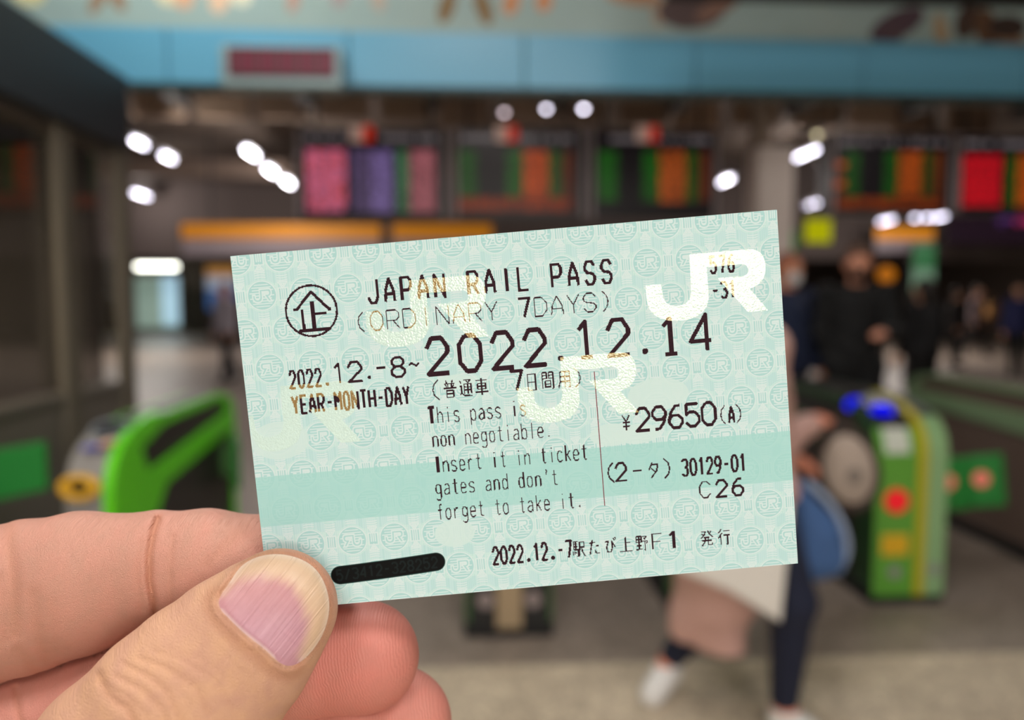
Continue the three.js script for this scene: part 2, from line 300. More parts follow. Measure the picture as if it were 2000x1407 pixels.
// ---------------------------------------------------------------- departure boards
const Z_BOARD = -9.05;
function board(px0, px1, py0, py1, label, cols, opts = {}) {
  const a = onZ(px0, py0, Z_BOARD), b = onZ(px1, py1, Z_BOARD), w = b.x - a.x - 0.03, h = a.y - b.y, cx = (a.x + b.x) / 2, cy = (a.y + b.y) / 2;
  const t = thing('departure_board', label, 'display', V(cx, cy, Z_BOARD));
  part('housing', box(w, h, 0.3, 0, 0, -0.16, 0.015), std(0x5c5658, 0.5, 0.2), t);
  const W = 512, H = 384, r = rng(px0), k = W / (px1 - px0);
  const tex = canvasTex(W, H, (c) => {
    c.fillStyle = '#100c10'; c.fillRect(0, 0, W, H);
    const y = (py) => (py - py0) / (py1 - py0) * H;
    if (opts.header) { c.fillStyle = '#857b7d'; for (let x = 30; x < W - 40; x += 16) if (r() > 0.25) c.fillRect(x, y(py0 + 12), 11, y(py0 + 22) - y(py0 + 12)); }
    for (const [x0, x1, y0, y1, hex, hex2] of cols) {
      const n = Math.max(1, Math.round((y1 - y0) / 15.6)), rh = (y(y1) - y(y0)) / n;
      for (let i = 0; i < n; i++) for (let x = (x0 - px0) * k; x < (x1 - px0) * k - 2; x += 7) {
        c.fillStyle = hex2 && r() > 0.5 ? hex2 : hex;
        for (let q = 0; q < 3; q++) if (r() > 0.13) c.fillRect(x, y(y0) + i * rh + 2 + q * (rh - 4) / 3, 6, (rh - 5) / 3);
      }
    }
  });
  part('screen', box(w * 0.94, h * 0.96, 0.01, 0, 0, -0.008, 0.003), M.black, t);
  part('screen_face', new THREE.PlaneGeometry(w * 0.98, h * 0.97).translate(0, 0, 0.0025), new THREE.MeshStandardMaterial({ color: 0x0a0a0a, emissive: 0xffffff, emissiveMap: tex, emissiveIntensity: opts.k ?? 0.9, roughness: 0.35 }), t);
  part('side_trim', box(0.05, h, 0.04, -w / 2 + 0.03, 0, 0.005, 0.01), std(0xb0a6aa, 0.5, 0.1), t); part('side_trim', box(0.05, h, 0.04, w / 2 - 0.03, 0, 0.005, 0.01), std(0xb0a6aa, 0.5, 0.1), t);
  for (const s of [-0.38, 0.38]) part('hanging_rod', cyl(0.02, 0.02, 4.1 - cy - h / 2, s * w, h / 2 + (4.1 - cy - h / 2) / 2, -0.16, 12), M.dark, t);
  if (opts.badge) {
    const e = onZ(opts.badge, 262, Z_BOARD), g = part('line_badge', box(0.15, 0.18, 0.03, e.x - cx - 0.06, e.y - cy, 0.015, 0.03), glow(0xd8b0a0, 0.32, { color: 0xc0a69c }), t);
    part('red_half', box(0.13, 0.18, 0.034, e.x - cx + 0.06, e.y - cy, 0.016, 0.03), glow(0xe03018, 0.4, { color: 0xb83020 }), g);
  }
  return t;
}
board(574, 878, 248, 428, 'lit departure board with pink and violet columns, leftmost of the five',
  [[592, 672, 290, 417, '#ff6a80', '#e87aa4'], [682, 726, 290, 417, '#5a486c', '#66527c'], [726, 768, 290, 417, '#9078b8', '#8068a4'], [776, 800, 290, 417, '#4c8058'], [804, 852, 290, 417, '#c8707a', '#b06068']], { header: 1, badge: 708, k: 0.85 });
board(882, 1146, 250, 428, 'departure board with an orange column and an orange bottom row left of centre',
  [[890, 926, 292, 386, '#14580e'], [988, 1020, 292, 386, '#14640e'], [1022, 1070, 292, 386, '#e85a14', '#b8440c'], [1073, 1098, 292, 386, '#14580e'], [1100, 1121, 292, 386, '#6a2c10'], [884, 1120, 388, 414, '#c04410', '#7a2a0a']], { header: 1, badge: 990, k: 0.75 });
board(1150, 1404, 252, 428, 'departure board with two green columns and no bottom row, middle of the five',
  [[1164, 1200, 294, 395, '#14640e'], [1255, 1286, 294, 395, '#14640e'], [1288, 1340, 292, 397, '#d86420', '#a84a10'], [1342, 1362, 294, 395, '#14580e'], [1365, 1388, 294, 395, '#6a2c10']], { header: 1, badge: 1265, k: 0.75 });
board(1622, 1862, 258, 418, 'departure board right of the pale column with two orange dots at its left',
  [[1627, 1650, 316, 331, '#e06014'], [1627, 1650, 354, 370, '#e06014'], [1650, 1674, 294, 386, '#14580e'], [1726, 1752, 294, 386, '#14580e'], [1754, 1800, 294, 384, '#d05a14', '#b84e10'], [1804, 1818, 294, 384, '#14580e'], [1822, 1842, 294, 384, '#7a3a14'], [1630, 1840, 388, 410, '#a04010', '#7a300a']], { header: 1, k: 0.75 });
board(1868, 2110, 262, 416, 'departure board with a solid red column at the right edge of the picture',
  [[1879, 1956, 302, 406, '#f01424', '#d81020'], [1964, 1982, 302, 406, '#14580e'], [1985, 2020, 302, 406, '#d05a14', '#b84e10'], [2040, 2090, 302, 406, '#14580e']], { header: 1, k: 0.85 });
// ---------------------------------------------------------------- hanging signs
function sign(name, px0, py0, px1, py1, d, label, rows, rods = true) {
  const a = at(px0, py0, d), b = at(px1, py1, d), w = a.distanceTo(V(b.x, a.y, b.z)), h = a.y - b.y, c = a.clone().add(b).multiplyScalar(0.5);
  const t = thing(name, label, 'sign', c, camera.rotation.y * 0.2);
  part('case', box(w, h, 0.14, 0, 0, -0.075, 0.012), M.dark, t);
  let y = h / 2; for (const [share, m, nm] of rows) { part(nm, box(w * 0.985, share * h * 0.98, 0.012, 0, y - share * h / 2, 0, 0.004), m, t); y -= share * h; }
  if (rods) for (const s of [-0.35, 0.35]) part('hanging_rod', cyl(0.015, 0.015, 4.06 - c.y - h / 2, s * w, h / 2 + (4.06 - c.y - h / 2) / 2, -0.07, 10), M.dark, t);
  return t;
}
const amber = glow(0xe08a08, 0.36, { color: 0xc07a10 }), whiteStrip = glow(0xb8a8b0, 0.06, { color: 0x9a8c90 });
sign('overhead_sign', 355, 438, 746, 500, 12, 'long overhead sign with an amber band below the pink board', [[0.46, amber, 'amber_band'], [0.54, whiteStrip, 'pale_band']]);
sign('overhead_sign', 766, 438, 962, 500, 12, 'shorter overhead sign with an amber band ending above the ticket', [[0.46, amber, 'amber_band'], [0.54, whiteStrip, 'pale_band']]);
sign('overhead_sign', 1708, 444, 1826, 492, 14, 'overhead sign with an orange band below the tubes on the right', [[0.5, glow(0xe08a10, 0.55, { color: 0xc07a10 }), 'orange_band'], [0.5, whiteStrip, 'pale_band']]);
sign('yellow_sign', 1572, 428, 1624, 474, 11, 'square bright yellow hanging sign beside the pale column', [[1, glow(0xb8b800, 0.75, { color: 0xb0b010 }), 'yellow_face']]);
sign('green_sign', 1512, 450, 1556, 490, 11.5, 'small green hanging sign partly behind the ticket corner', [[1, glow(0x108020, 0.5, { color: 0x108020 }), 'green_face']]);
{
  const pink = canvasTex(256, 64, (c) => { c.fillStyle = '#20101c'; c.fillRect(0, 0, 256, 64); const r = rng(31); for (let i = 0; i < 150; i++) { const x = r() * 256; c.fillStyle = [['#5a3078', '#4a2a68', '#683a80'], ['#b02860', '#c03468', '#8a2850']][x > 90 ? 1 : 0][i % 3]; c.fillRect(x, 4 + r() * 48, 8 + r() * 20, 4 + r() * 8); } });
  const m = new THREE.MeshStandardMaterial({ color: 0x0a0a0a, emissive: 0xffffff, emissiveMap: pink, emissiveIntensity: 0.8 });
  const t = sign('wall_display', 1844, 424, 2040, 476, 13.9, 'wide display with purple and pink patches at the right edge', [[1, m, 'screen']]);
  const kiosk = sign('lit_poster', 1782, 476, 1826, 572, 13, 'tall green lit poster on a dark stand behind the right people', [[0.5, glow(0x3a8a50, 0.5), 'green_half'], [0.5, glow(0x9cc8a4, 0.4), 'pale_half']], false);
  const b = kiosk.position.y; part('stand', box(0.4, b, 0.16, 0, -b / 2 - 0.2, -0.1, 0.02), M.dark, kiosk);
}
// ---------------------------------------------------------------- the bright passage far left
{
  const t = thing('passage_lamp', 'wide bright lamp at the end of the left passage', 'light', at(306, 521, 34));
  part('glowing_face', box(1.75, 0.16, 0.1, 0, 0, 0, 0.03), glow(0xfffff0, 9), t); part('housing', box(1.95, 0.12, 0.5, 0, 0.15, -0.1), M.grey, t);
  part('ceiling_mount', cyl(0.05, 0.05, 4.05 - t.position.y - 0.2, 0, 0.2 + (4.05 - t.position.y - 0.2) / 2, -0.1, 10), M.grey, t);
  const t2 = thing('passage_lamp', 'thin bright lamp in the passage, just above the ticket corner', 'light', at(505, 496, 30));
  part('glowing_face', box(1.6, 0.1, 0.1, 0, 0, 0, 0.03), glow(0xf4f0ff, 8), t2); part('housing', box(1.75, 0.1, 0.4, 0, 0.12, -0.1), M.grey, t2);
  part('ceiling_mount', cyl(0.05, 0.05, 4.05 - t2.position.y - 0.16, 0, 0.16 + (4.05 - t2.position.y - 0.16) / 2, -0.1, 10), M.grey, t2);
  const p = at(306, 521, 33.7); areaLight(p, V(p.x, 0.2, p.z + 3), 1.7, 0.2, 0xf8fff8, 40);
  const s = onFloor(306, 652), w = 2.15, c = thing('lit_showcase', 'tall pale lit glass case at the end of the left passage', 'showcase', V(s.x, 0, s.z));
  part('back_panel', box(w, 2.55, 0.08, 0, 1.3, -0.5), glow(0xa8c4b4, 0.42, { color: 0xa8b8b0 }), c);
  part('lit_pane', box(w * 0.42, 2.2, 0.05, w * 0.27, 1.5, -0.4), glow(0xb8e0f4, 0.75, { color: 0xb0c8d0 }), c);
  part('frame', [box(w + 0.1, 0.1, 0.6, 0, 2.6, -0.25), box(0.08, 2.6, 0.6, -w / 2, 1.3, -0.25), box(0.08, 2.6, 0.6, w / 2, 1.3, -0.25), box(w, 0.25, 0.6, 0, 0.125, -0.25)], M.grey, c);
  const q = sign('lit_poster', 404, 520, 462, 606, 26, 'lit poster with an orange top and blue face left of the ticket', [[0.24, glow(0xd09040, 0.5), 'orange_top'], [0.3, glow(0xb8c4d8, 0.5), 'pale_middle'], [0.46, glow(0x3070b8, 0.45), 'blue_face']], false);
  part('stand', box(0.9, q.position.y, 0.12, 0, -q.position.y / 2 - 0.5, -0.1), M.dark, q);
}
// ---------------------------------------------------------------- staff booth at the left
{
  const X = -1.95, zE = -4.67;
  const g = new THREE.Group(); g.name = 'wall_booth'; g.userData.kind = 'structure'; scene.add(g);
  part('canopy', box(2.8, 0.41, 7.2, X - 1.4, 2.505, zE + 3.6, 0.015), std(0x2a2e33, 0.5, 0.1), g);
  part('canopy_soffit_trim', box(0.1, 0.05, 7.1, X - 0.12, 2.28, zE + 3.6), std(0x5e544e, 0.6), g);
  part('lower_wall', box(0.1, 0.92, 7.1, X - 0.13, 0.46, zE + 3.6), std(0x6a625a, 0.5), g);
  part('sill', box(0.14, 0.04, 7.1, X - 0.13, 0.94, zE + 3.6, 0.008), std(0x6a625a, 0.5), g);
  part('end_wall', box(2.6, 2.3, 0.1, X - 1.5, 1.15, zE + 0.06), std(0x3a3330, 0.7), g);
  part('rear_wall', box(0.1, 2.3, 7.1, X - 2.75, 1.15, zE + 3.6), std(0x9a917c, 0.8), g);
  for (const [z, w] of [[zE + 0.0, 0.15], [zE + 0.66, 0.14], [zE + 2.6, 0.13], [zE + 4.6, 0.13]]) part('booth_post', box(0.05, 2.3, w, X - 0.07, 1.15, z, 0.01), M.post, g);
  const glass = new THREE.MeshPhysicalMaterial({ color: 0xffffff, transmission: 1, roughness: 0.03, thickness: 0, ior: 1.5 });
  for (const [z0, z1] of [[0.075, 0.59], [0.73, 2.535], [2.665, 4.535]]) part('window_pane', box(0.012, 1.32, z1 - z0, X - 0.11, 1.62, zE + (z0 + z1) / 2), glass, g);
  // inside
  const d = thing('desk', 'staff desk inside the dark booth behind the glass', 'desk', V(X - 1.1, 0, zE + 1.6));
  part('desk_top', box(0.7, 0.04, 2.2, 0, 0.98, 0, 0.008), std(0xb0a690, 0.6), d); part('desk_front', box(0.04, 0.96, 2.2, 0.3, 0.48, 0), std(0x7a7264, 0.7), d);
  part('leg', box(0.05, 0.96, 0.6, -0.3, 0.48, -1.0), M.grey, d);
  const m = thing('monitor', 'small monitor with a dark blue screen inside the booth', 'monitor', V(X - 1.0, 1.0, zE + 1.25), Math.PI / 2 + 0.5);
  part('screen', box(0.34, 0.2, 0.012, 0, 0.28, 0.014), glow(0x1a4a78, 0.25, { color: 0x183850 }), m); part('bezel', box(0.37, 0.23, 0.03, 0, 0.28, 0, 0.008), M.black, m);
  part('foot', [cyl(0.09, 0.1, 0.015, 0, 0.008, 0), box(0.04, 0.18, 0.02, 0, 0.1, -0.02)], M.black, m);
  const p = thing('paper_stack', 'loose stack of white paper on the booth desk', 'paper', V(X - 0.95, 1.0, zE + 1.75), 0.3);
  for (let i = 0; i < 5; i++) part('sheet', box(0.21, 0.006, 0.3, (i % 3 - 1) * 0.012, 0.004 + i * 0.008, (i % 2) * 0.015), std(0xd8d4cc, 0.8), p);
  for (const [px, lab] of [[40, 'left'], [108, 'right']]) {
    const q = at(px, 508, 4.6), l = thing('booth_lamp', `small cool lamp on the rear wall of the booth, the ${lab} one of two`, 'light', V(X - 2.66, q.y, zE + (px < 50 ? 1.75 : 1.1)), Math.PI / 2);
    part('glowing_globe', new THREE.SphereGeometry(0.05, 18, 12).translate(0, 0, 0.06), glow(0xc8d0d8, 1.2), l); part('bracket', cyl(0.04, 0.05, 0.06, 0, 0, 0, 16).rotateX(Math.PI / 2), M.grey, l);
  }
  const bl = V(X - 1.4, 2.2, zE + 2.2), lp = thing('booth_ceiling_light', 'flat ceiling light inside the booth', 'light', bl);
  part('glowing_face', box(0.3, 0.02, 0.9), glow(0xfff0d0, 1), lp); part('frame', box(0.36, 0.05, 0.96, 0, 0.03, 0, 0.01), M.grey, lp);
  areaLight(V(bl.x, bl.y - 0.02, bl.z), V(bl.x, 0, bl.z), 0.3, 0.9, 0xffedc8, 45);
}

// ---------------------------------------------------------------- ticket gates
const FRONT = [[0, 0.05], [0, 0.72], [-0.012, 0.775], [-0.04, 0.825], [-0.09, 0.868], [-0.17, 0.905], [-0.3, 0.932], [-0.42, 0.942]];
const gateProfile = (L) => [...FRONT, [-(L - 0.25), 0.942], [-(L - 0.1), 0.92], [-(L - 0.02), 0.86], [-L, 0.78], [-L, 0.05]];
function outset(pts, t) { return pts.map(([z, y], i) => { const a = pts[Math.max(0, i - 1)], b = pts[Math.min(pts.length - 1, i + 1)], dx = b[0] - a[0], dy = b[1] - a[1], l = Math.hypot(dx, dy); return [z + dy / l * t, y - dx / l * t]; }); }
const arc = (n0, n1, t, w, x) => { const f = FRONT.slice(n0, n1); return slab([...outset(f, t), ...outset(f, -0.01).reverse()], w, x, 0.003); };
function sidePlate(L, post = 0.17) {                                             // green side with two openings: the black window above, the dark panel below
  const s = new THREE.Shape(outset(gateProfile(L), 0.002).map(([a, b]) => new THREE.Vector2(a, b)));
  for (const h of [[[-post + (post > 0.3 ? 0.06 : -0.03), post > 0.3 ? 0.73 : 0.78], [-post + (post > 0.3 ? 0.12 : -0.01), 0.845], [-post - 0.11, 0.905], [-(L - 0.22), 0.918], [-(L - 0.14), 0.90], [-(L - 0.1), 0.83]], [[-post, 0.05], [-post, 0.54], [-post - 0.12, 0.65], [-(L - 0.02), 0.74], [-(L - 0.02), 0.05]]]) s.holes.push(new THREE.Path(h.map(([a, b]) => new THREE.Vector2(a, b))));
  return new THREE.ExtrudeGeometry(s, { depth: 0.014, bevelEnabled: true, bevelSize: 0.003, bevelThickness: 0.003, bevelSegments: 1 }).translate(0, 0, -0.007).rotateY(-Math.PI / 2);
}
function gate(label, x, z, w, o) {
  const L = o.L ?? 1.5, t = thing('ticket_gate', label, 'ticket gate', V(x, 0, z), o.turn ?? 0);
  part('body', slab(gateProfile(L), w - 0.03, 0, 0.006), o.bodyMat ?? std(0x35302d, 0.45), t);
  for (const s of [-1, 1]) part('side_plate', sidePlate(L, o.post).translate(s * (w / 2 - 0.008), 0, 0), o.side ?? M.green, t);
  part('kick_plate', box(w + 0.02, 0.07, L + 0.02, 0, 0.035, -L / 2, 0.01), M.rubber, t);
  for (const [x0, x1, m, n1, name] of o.fronts) part(name, arc(0, n1, 0.012 + (name === 'stripe' ? 0.006 : 0), x1 - x0, (x0 + x1) / 2), m, t);
  const rd = part('card_reader', cyl(0.07, 0.078, 0.016, o.rx ?? 0, 0, 0, 32), std(0x0c0c10, 0.25), t); rd.geometry = rd.geometry.clone().translate(-(o.rx ?? 0), 0, 0).rotateX(0.32).translate(o.rx ?? 0, 0.925, -0.2);
  part('reader_ring', new THREE.TorusGeometry(0.066, 0.005, 8, 36).rotateX(Math.PI / 2 + 0.32).translate(o.rx ?? 0, 0.935, -0.197), std(0x9aa0a8, 0.4), t);
  part('display', box(0.1, 0.008, 0.07, o.rx ?? 0, 0.947, -0.42, 0.003), std(0x151a20, 0.2), t);
  return t;
}
const gWhite = std(0xc8ccc0, 0.35);
// the green gate on the right
{
  const t = gate('green ticket gate on the right with a red disc, a yellow stripe and blue lamps', 2.055, -3.41, 0.34, {
    rx: -0.07, side: std(0x17401c, 0.4), bodyMat: std(0x1d1a19, 0.45),
    fronts: [[-0.17, 0.025, std(0x5c9a36, 0.3), 4, 'front_panel'], [0.025, 0.072, std(0xb0a418, 0.4), 8, 'stripe'], [0.072, 0.17, M.paleGreen, 5, 'front_panel']] });
  part('stop_disc', disc(0.056, 0.02, -0.075, 0.5, 0.016), glow(0xe01020, 0.45, { color: 0xd01020 }), t);
  part('notice_plate', box(0.13, 0.1, 0.012, -0.073, 0.29, 0.014, 0.004), std(0xd8a818, 0.5), t);
  part('maker_plate', disc(0.03, 0.01, -0.07, 0.16, 0.014), M.grey, t); part('maker_plate', disc(0.028, 0.01, 0.12, 0.17, 0.014), M.grey, t);
  part('painted_glare', slab([...outset(FRONT.slice(1, 4), 0.017), ...outset(FRONT.slice(1, 4), 0.006).reverse()], 0.12, -0.075, 0.002), gWhite, t);  // glare on the curved front, put in as a pale piece
  for (const [x, z] of [[-0.125, -0.27], [-0.07, -0.15]]) { const l = part('blue_lamp', new THREE.SphereGeometry(0.062, 24, 16).scale(1, 0.6, 0.8).translate(x, z < -0.2 ? 0.91 : 0.895, z), new THREE.MeshPhysicalMaterial({ color: 0x04041a, emissive: 0x0008ff, emissiveIntensity: 1.1, roughness: 0.9, specularIntensity: 0.15 }), t); l.userData.label = 'glowing blue lamp on the gate top'; }
  // flaps across the next lane, each with a red disc
  for (const [x, a] of [[0.385, 0.1], [0.565, 0.22]]) {
    const f = part('flap', box(0.17, 0.27, 0.03, 0, 0, 0, 0.015), std(0x0e7a28, 0.5), t); f.position.set(x, 0.49 + a * 0.12, -0.28); f.rotation.y = -a; f.rotation.z = a * 0.5;
    part('red_disc', disc(0.04, 0.012, -0.03, 0.015, 0.018), glow(0xf07060, 0.25, { color: 0xd87868 }), f);
  }
  part('flap_arm', box(0.14, 0.2, 0.02, 0.23, 0.49, -0.28, 0.008), M.darkGreen, t);
}
// the green gate on the left, seen from its lane side
{
  const g = std(0x66dc16, 0.35), t = gate('bright green ticket gate at the left with a yellow slot ring on its front', -1.37, -2.83, 0.17, {
    rx: -0.01, post: 0.36, side: g, bodyMat: std(0x2c2825, 0.45), L: 1.45, fronts: [[-0.085, 0.05, M.grey, 6, 'front_panel'], [0.05, 0.085, g, 8, 'stripe']] });
  part('slot_ring', new THREE.TorusGeometry(0.05, 0.017, 12, 30).scale(1.1, 0.7, 1).translate(-0.025, 0.755, 0.03), std(0xe8b020, 0.4), t);
  part('slot_mouth', disc(0.04, 0.012, -0.025, 0.755, 0.014).scale(1, 1, 1), M.black, t);
  part('sticker', box(0.06, 0.012, 0.06, -0.02, 0.882, -0.07, 0.004), std(0x5a58b8, 0.5), t); part('sticker', box(0.04, 0.012, 0.08, 0.03, 0.895, -0.09, 0.004), std(0xe0a888, 0.5), t);
  const f = part('flap', box(0.03, 0.26, 0.2, 0, 0, 0, 0.012), std(0x15752a, 0.5), t); f.position.set(0.15, 0.58, -1.25); f.rotation.y = 0.3;
  part('flap_arm', box(0.1, 0.16, 0.03, 0.1, 0.58, -1.28, 0.008), M.darkGreen, t);
}
// the gate straight ahead, mostly behind the ticket
{
  const t = gate('dark ticket gate straight ahead below the ticket, with a beige strip and two grey discs', 0.17, -3.16, 0.36, {
    side: M.darkGreen, bodyMat: std(0x161414, 0.5), fronts: [[-0.17, -0.06, M.black, 6, 'front_panel'], [-0.055, 0.055, std(0xa08a6c, 0.5), 6, 'stripe'], [0.06, 0.17, M.black, 6, 'front_panel']] });
  for (const x of [-0.1, 0.1]) part('grey_disc', disc(0.035, 0.014, x, 0.17, 0.02), std(0x8a7c7a, 0.4), t);
}
gate('dark ticket gate behind the walking woman in the pink coat', 1.07, -3.3, 0.3, { side: M.darkGreen, bodyMat: std(0x1a1716, 0.5), fronts: [[-0.15, 0.0, M.black, 6, 'front_panel'], [0.0, 0.15, M.darkGreen, 5, 'front_panel']] });
gate('ticket gate cut by the right edge of the picture, black top and grey green rails', 3.2, -2.75, 0.3, { L: 2.4, side: std(0x7d9670, 0.45), bodyMat: std(0x66544a, 0.5), fronts: [[-0.15, 0.0, M.green, 5, 'front_panel'], [0.0, 0.15, M.paleGreen, 6, 'front_panel']] });
// barrier at the foot of the booth
{
  const p = at(28, 925, 2.95), t = thing('barrier_flap', 'green barrier flap low beside the booth at the left edge', 'barrier', V(p.x, 0, p.z), 0.12);
  part('flap', slab([[-0.13, p.y - 0.11], [0.11, p.y - 0.06], [0.11, p.y + 0.115], [-0.13, p.y + 0.075]], 0.03, 0, 0.006).rotateY(Math.PI / 2), std(0x0f7a2a, 0.5), t);
  part('post', box(0.05, p.y + 0.1, 0.05, -0.14, (p.y + 0.1) / 2, -0.03, 0.01), M.dark, t); part('foot', box(0.12, 0.02, 0.14, -0.14, 0.01, -0.03, 0.006), M.rubber, t);
}

// ---------------------------------------------------------------- people
const add = (p, q, k = 1) => [p[0] + q[0] * k, p[1] + q[1] * k, p[2] + q[2] * k], sub = (p, q) => [p[0] - q[0], p[1] - q[1], p[2] - q[2]];
const mixp = (p, q, t) => [lerp(p[0], q[0], t), lerp(p[1], q[1], t), lerp(p[2], q[2], t)], unit = (p) => { const l = Math.hypot(...p) || 1; return p.map((v) => v / l); };
const cross = (a, b) => [a[1] * b[2] - a[2] * b[1], a[2] * b[0] - a[0] * b[2], a[0] * b[1] - a[1] * b[0]];
function bounds(pts, r) { return [[0, 1, 2].map((k) => Math.min(...pts.map((p) => p[k])) - r), [0, 1, 2].map((k) => Math.max(...pts.map((p) => p[k])) + r)]; }
// joints -> body, clothes, hair, shoes. J: head, neck, chest, pelvis, and for side 0 / 1 shoulder, elbow, wrist, hip, knee, ankle; face: unit vector the head looks along
function dress(t, J, o) {
  const cell = o.cell ?? 0.012, skin = std(o.skin ?? 0xd8a284, 0.55), f = unit(o.face), up0 = unit(sub(J.head, J.neck)), r = unit(cross(up0, f)), u = cross(f, r);
  const H = (a, b, c) => add(add(add(J.head, r, a), u, b), f, c);    // right, up, forward of the head's centre
  const head = [cap(J.neck, H(0, -0.06, -0.02), 0.055, 0.05), cap(H(0, 0.03, -0.02), H(0, 0.025, 0.01), 0.088, 0.085), cap(H(0, -0.02, 0.02), H(0, -0.075, 0.05), 0.07, 0.042), cap(H(0, 0.012, 0.09), H(0, -0.022, 0.108), 0.011, 0.015),
    cap(H(0.08, 0.0, -0.01), H(0.083, -0.035, 0), 0.014, 0.01), cap(H(-0.08, 0.0, -0.01), H(-0.083, -0.035, 0), 0.014, 0.01), cap(H(-0.035, 0.022, 0.082), H(0.035, 0.022, 0.082), 0.012, 0.012)];
  const bones = [...head, cap(J.neck, J.chest, 0.055, 0.11), cap(J.chest, J.pelvis, 0.12, 0.12), cap(J.hip[0], J.hip[1], 0.1, 0.1)], lows = [];
  for (const s of [0, 1]) {
    bones.push(cap(J.chest, J.shoulder[s], 0.09, 0.055), cap(J.shoulder[s], J.elbow[s], 0.05, 0.038), cap(J.elbow[s], J.wrist[s], 0.038, 0.026), cap(J.hip[s], J.knee[s], 0.085, 0.055), cap(J.knee[s], J.ankle[s], 0.053, 0.036));
    const d = unit(sub(J.wrist[s], J.elbow[s])), side = unit(cross(d, Math.abs(d[1]) > 0.9 ? f : [0, 1, 0])), palm = unit(cross(side, d)), w = J.wrist[s];
    bones.push(cap(w, add(w, d, 0.07), 0.026, 0.03));
    for (let k = 0; k < 4; k++) { const b = add(add(w, d, 0.08), side, (k - 1.5) * 0.019), m = add(add(b, d, 0.036 - Math.abs(k - 1.4) * 0.004), palm, -0.008), e = add(add(m, d, 0.02), palm, -0.022); bones.push(cap(b, m, 0.0095, 0.009), cap(m, e, 0.009, 0.008)); }
    { const b = add(add(w, d, 0.035), side, (s ? 1 : -1) * 0.03), e = add(add(b, d, 0.045), side, (s ? 1 : -1) * 0.02); bones.push(cap(add(w, d, 0.02), b, 0.016, 0.014), cap(b, e, 0.013, 0.01)); }
    const toe = J.toe[s]; bones.push(cap(J.ankle[s], toe, 0.035, 0.025)); lows.push(toe);
  }
  const soft = union(bones.slice(0, 10 + 0), 0.03), rest = union(bones.slice(10), 0.02), bodySdf = (x, y, z) => smin(soft(x, y, z), rest(x, y, z), 0.03);
  const all = [J.head, J.chest, ...J.elbow, ...J.wrist, ...J.shoulder, ...J.knee, ...J.ankle, ...J.toe];
  part('body', surface(bodySdf, ...bounds(all, 0.2), cell), skin, t);
  for (const s of [-1, 1]) part('eye', new THREE.SphereGeometry(0.011, 12, 8).translate(...H(s * 0.032, 0.004, 0.084)), std(0x20140e, 0.2), t);
  part('mouth', new THREE.SphereGeometry(0.02, 12, 8).scale(1, 0.35, 0.4).translate(...H(0, -0.055, 0.088)), std(0xa8604e, 0.5), t);
  const hb = o.hairLong ? [cap(H(0, 0.045, -0.025), H(0, 0.0, -0.06), 0.098, 0.092), cap(H(0, 0.0, -0.06), H(0, -0.16, -0.07), 0.085, 0.06)] : [cap(H(0, 0.045, -0.022), H(0, -0.01, -0.045), 0.099, 0.085)];
  const hairU = union(hb, 0.02), faceCut = cap(H(0, -0.03, 0.06), H(0, -0.06, 0.1), 0.075, 0.08);
  part('hair', surface((x, y, z) => smax(hairU(x, y, z) + Math.sin(x * 210 + y * 60) * 0.002, -faceCut(x, y, z), 0.015), ...bounds([J.head, H(0, -0.16, -0.07)], 0.15), cell * 0.9), std(o.hair ?? 0x1c1512, 0.6), t);
  if (o.mask) { const m = cap(H(0, -0.03, 0.06), H(0, -0.06, 0.065), 0.055, 0.05); part('face_mask', surface(m, ...bounds([H(0, -0.045, 0.06)], 0.09), cell * 0.9), std(o.mask, 0.8), t); }
  const jk = [cap(J.neck, J.chest, 0.075, 0.15), cap(J.chest, J.pelvis, 0.155, o.flare ?? 0.165), cap(J.hip[0], J.hip[1], 0.125, 0.125)];
  for (const s of [0, 1]) jk.push(cap(J.chest, J.shoulder[s], 0.11, 0.078), cap(J.shoulder[s], J.elbow[s], 0.074, 0.06), cap(J.elbow[s], mixp(J.elbow[s], J.wrist[s], 0.92), 0.06, 0.046));
  if (o.skirt) jk.push(...o.skirt);
  const jacket = union(jk, 0.03), hem = o.hem ?? -9, collar = (x, y, z) => (x - J.neck[0]) * up0[0] + (y - J.neck[1]) * up0[1] + (z - J.neck[2]) * up0[2] - 0.015;
  const cutArms = o.cuts ?? [];
  part('jacket', surface((x, y, z) => { let d = jacket(x, y, z) + Math.sin(y * 40 + x * 25) * 0.004; d = smax(d, hem - y, 0.01); d = smax(d, Math.min(collar(x, y, z), Math.hypot(x - J.neck[0], z - J.neck[2]) < 0.12 ? 9 : -9), 0.01); for (const c of cutArms) d = smax(d, -c(x, y, z), 0.01); return d; }, ...bounds([J.neck, J.chest, J.pelvis, ...J.elbow, ...J.wrist, ...J.shoulder, ...(o.skirtPts ?? [])], 0.24), cell * 1.1), std(o.jacket, 0.85), t);
  const tr = [cap(J.hip[0], J.hip[1], 0.118, 0.118)];
  for (const s of [0, 1]) tr.push(cap(J.hip[s], J.knee[s], 0.102, 0.075), cap(J.knee[s], mixp(J.knee[s], J.ankle[s], 0.9), 0.072, o.cuff ?? 0.062));
  part('trousers', surface(union(tr, 0.03), ...bounds([...J.hip, ...J.knee, ...J.ankle], 0.16), cell * 1.1), std(o.trousers, 0.85), t);
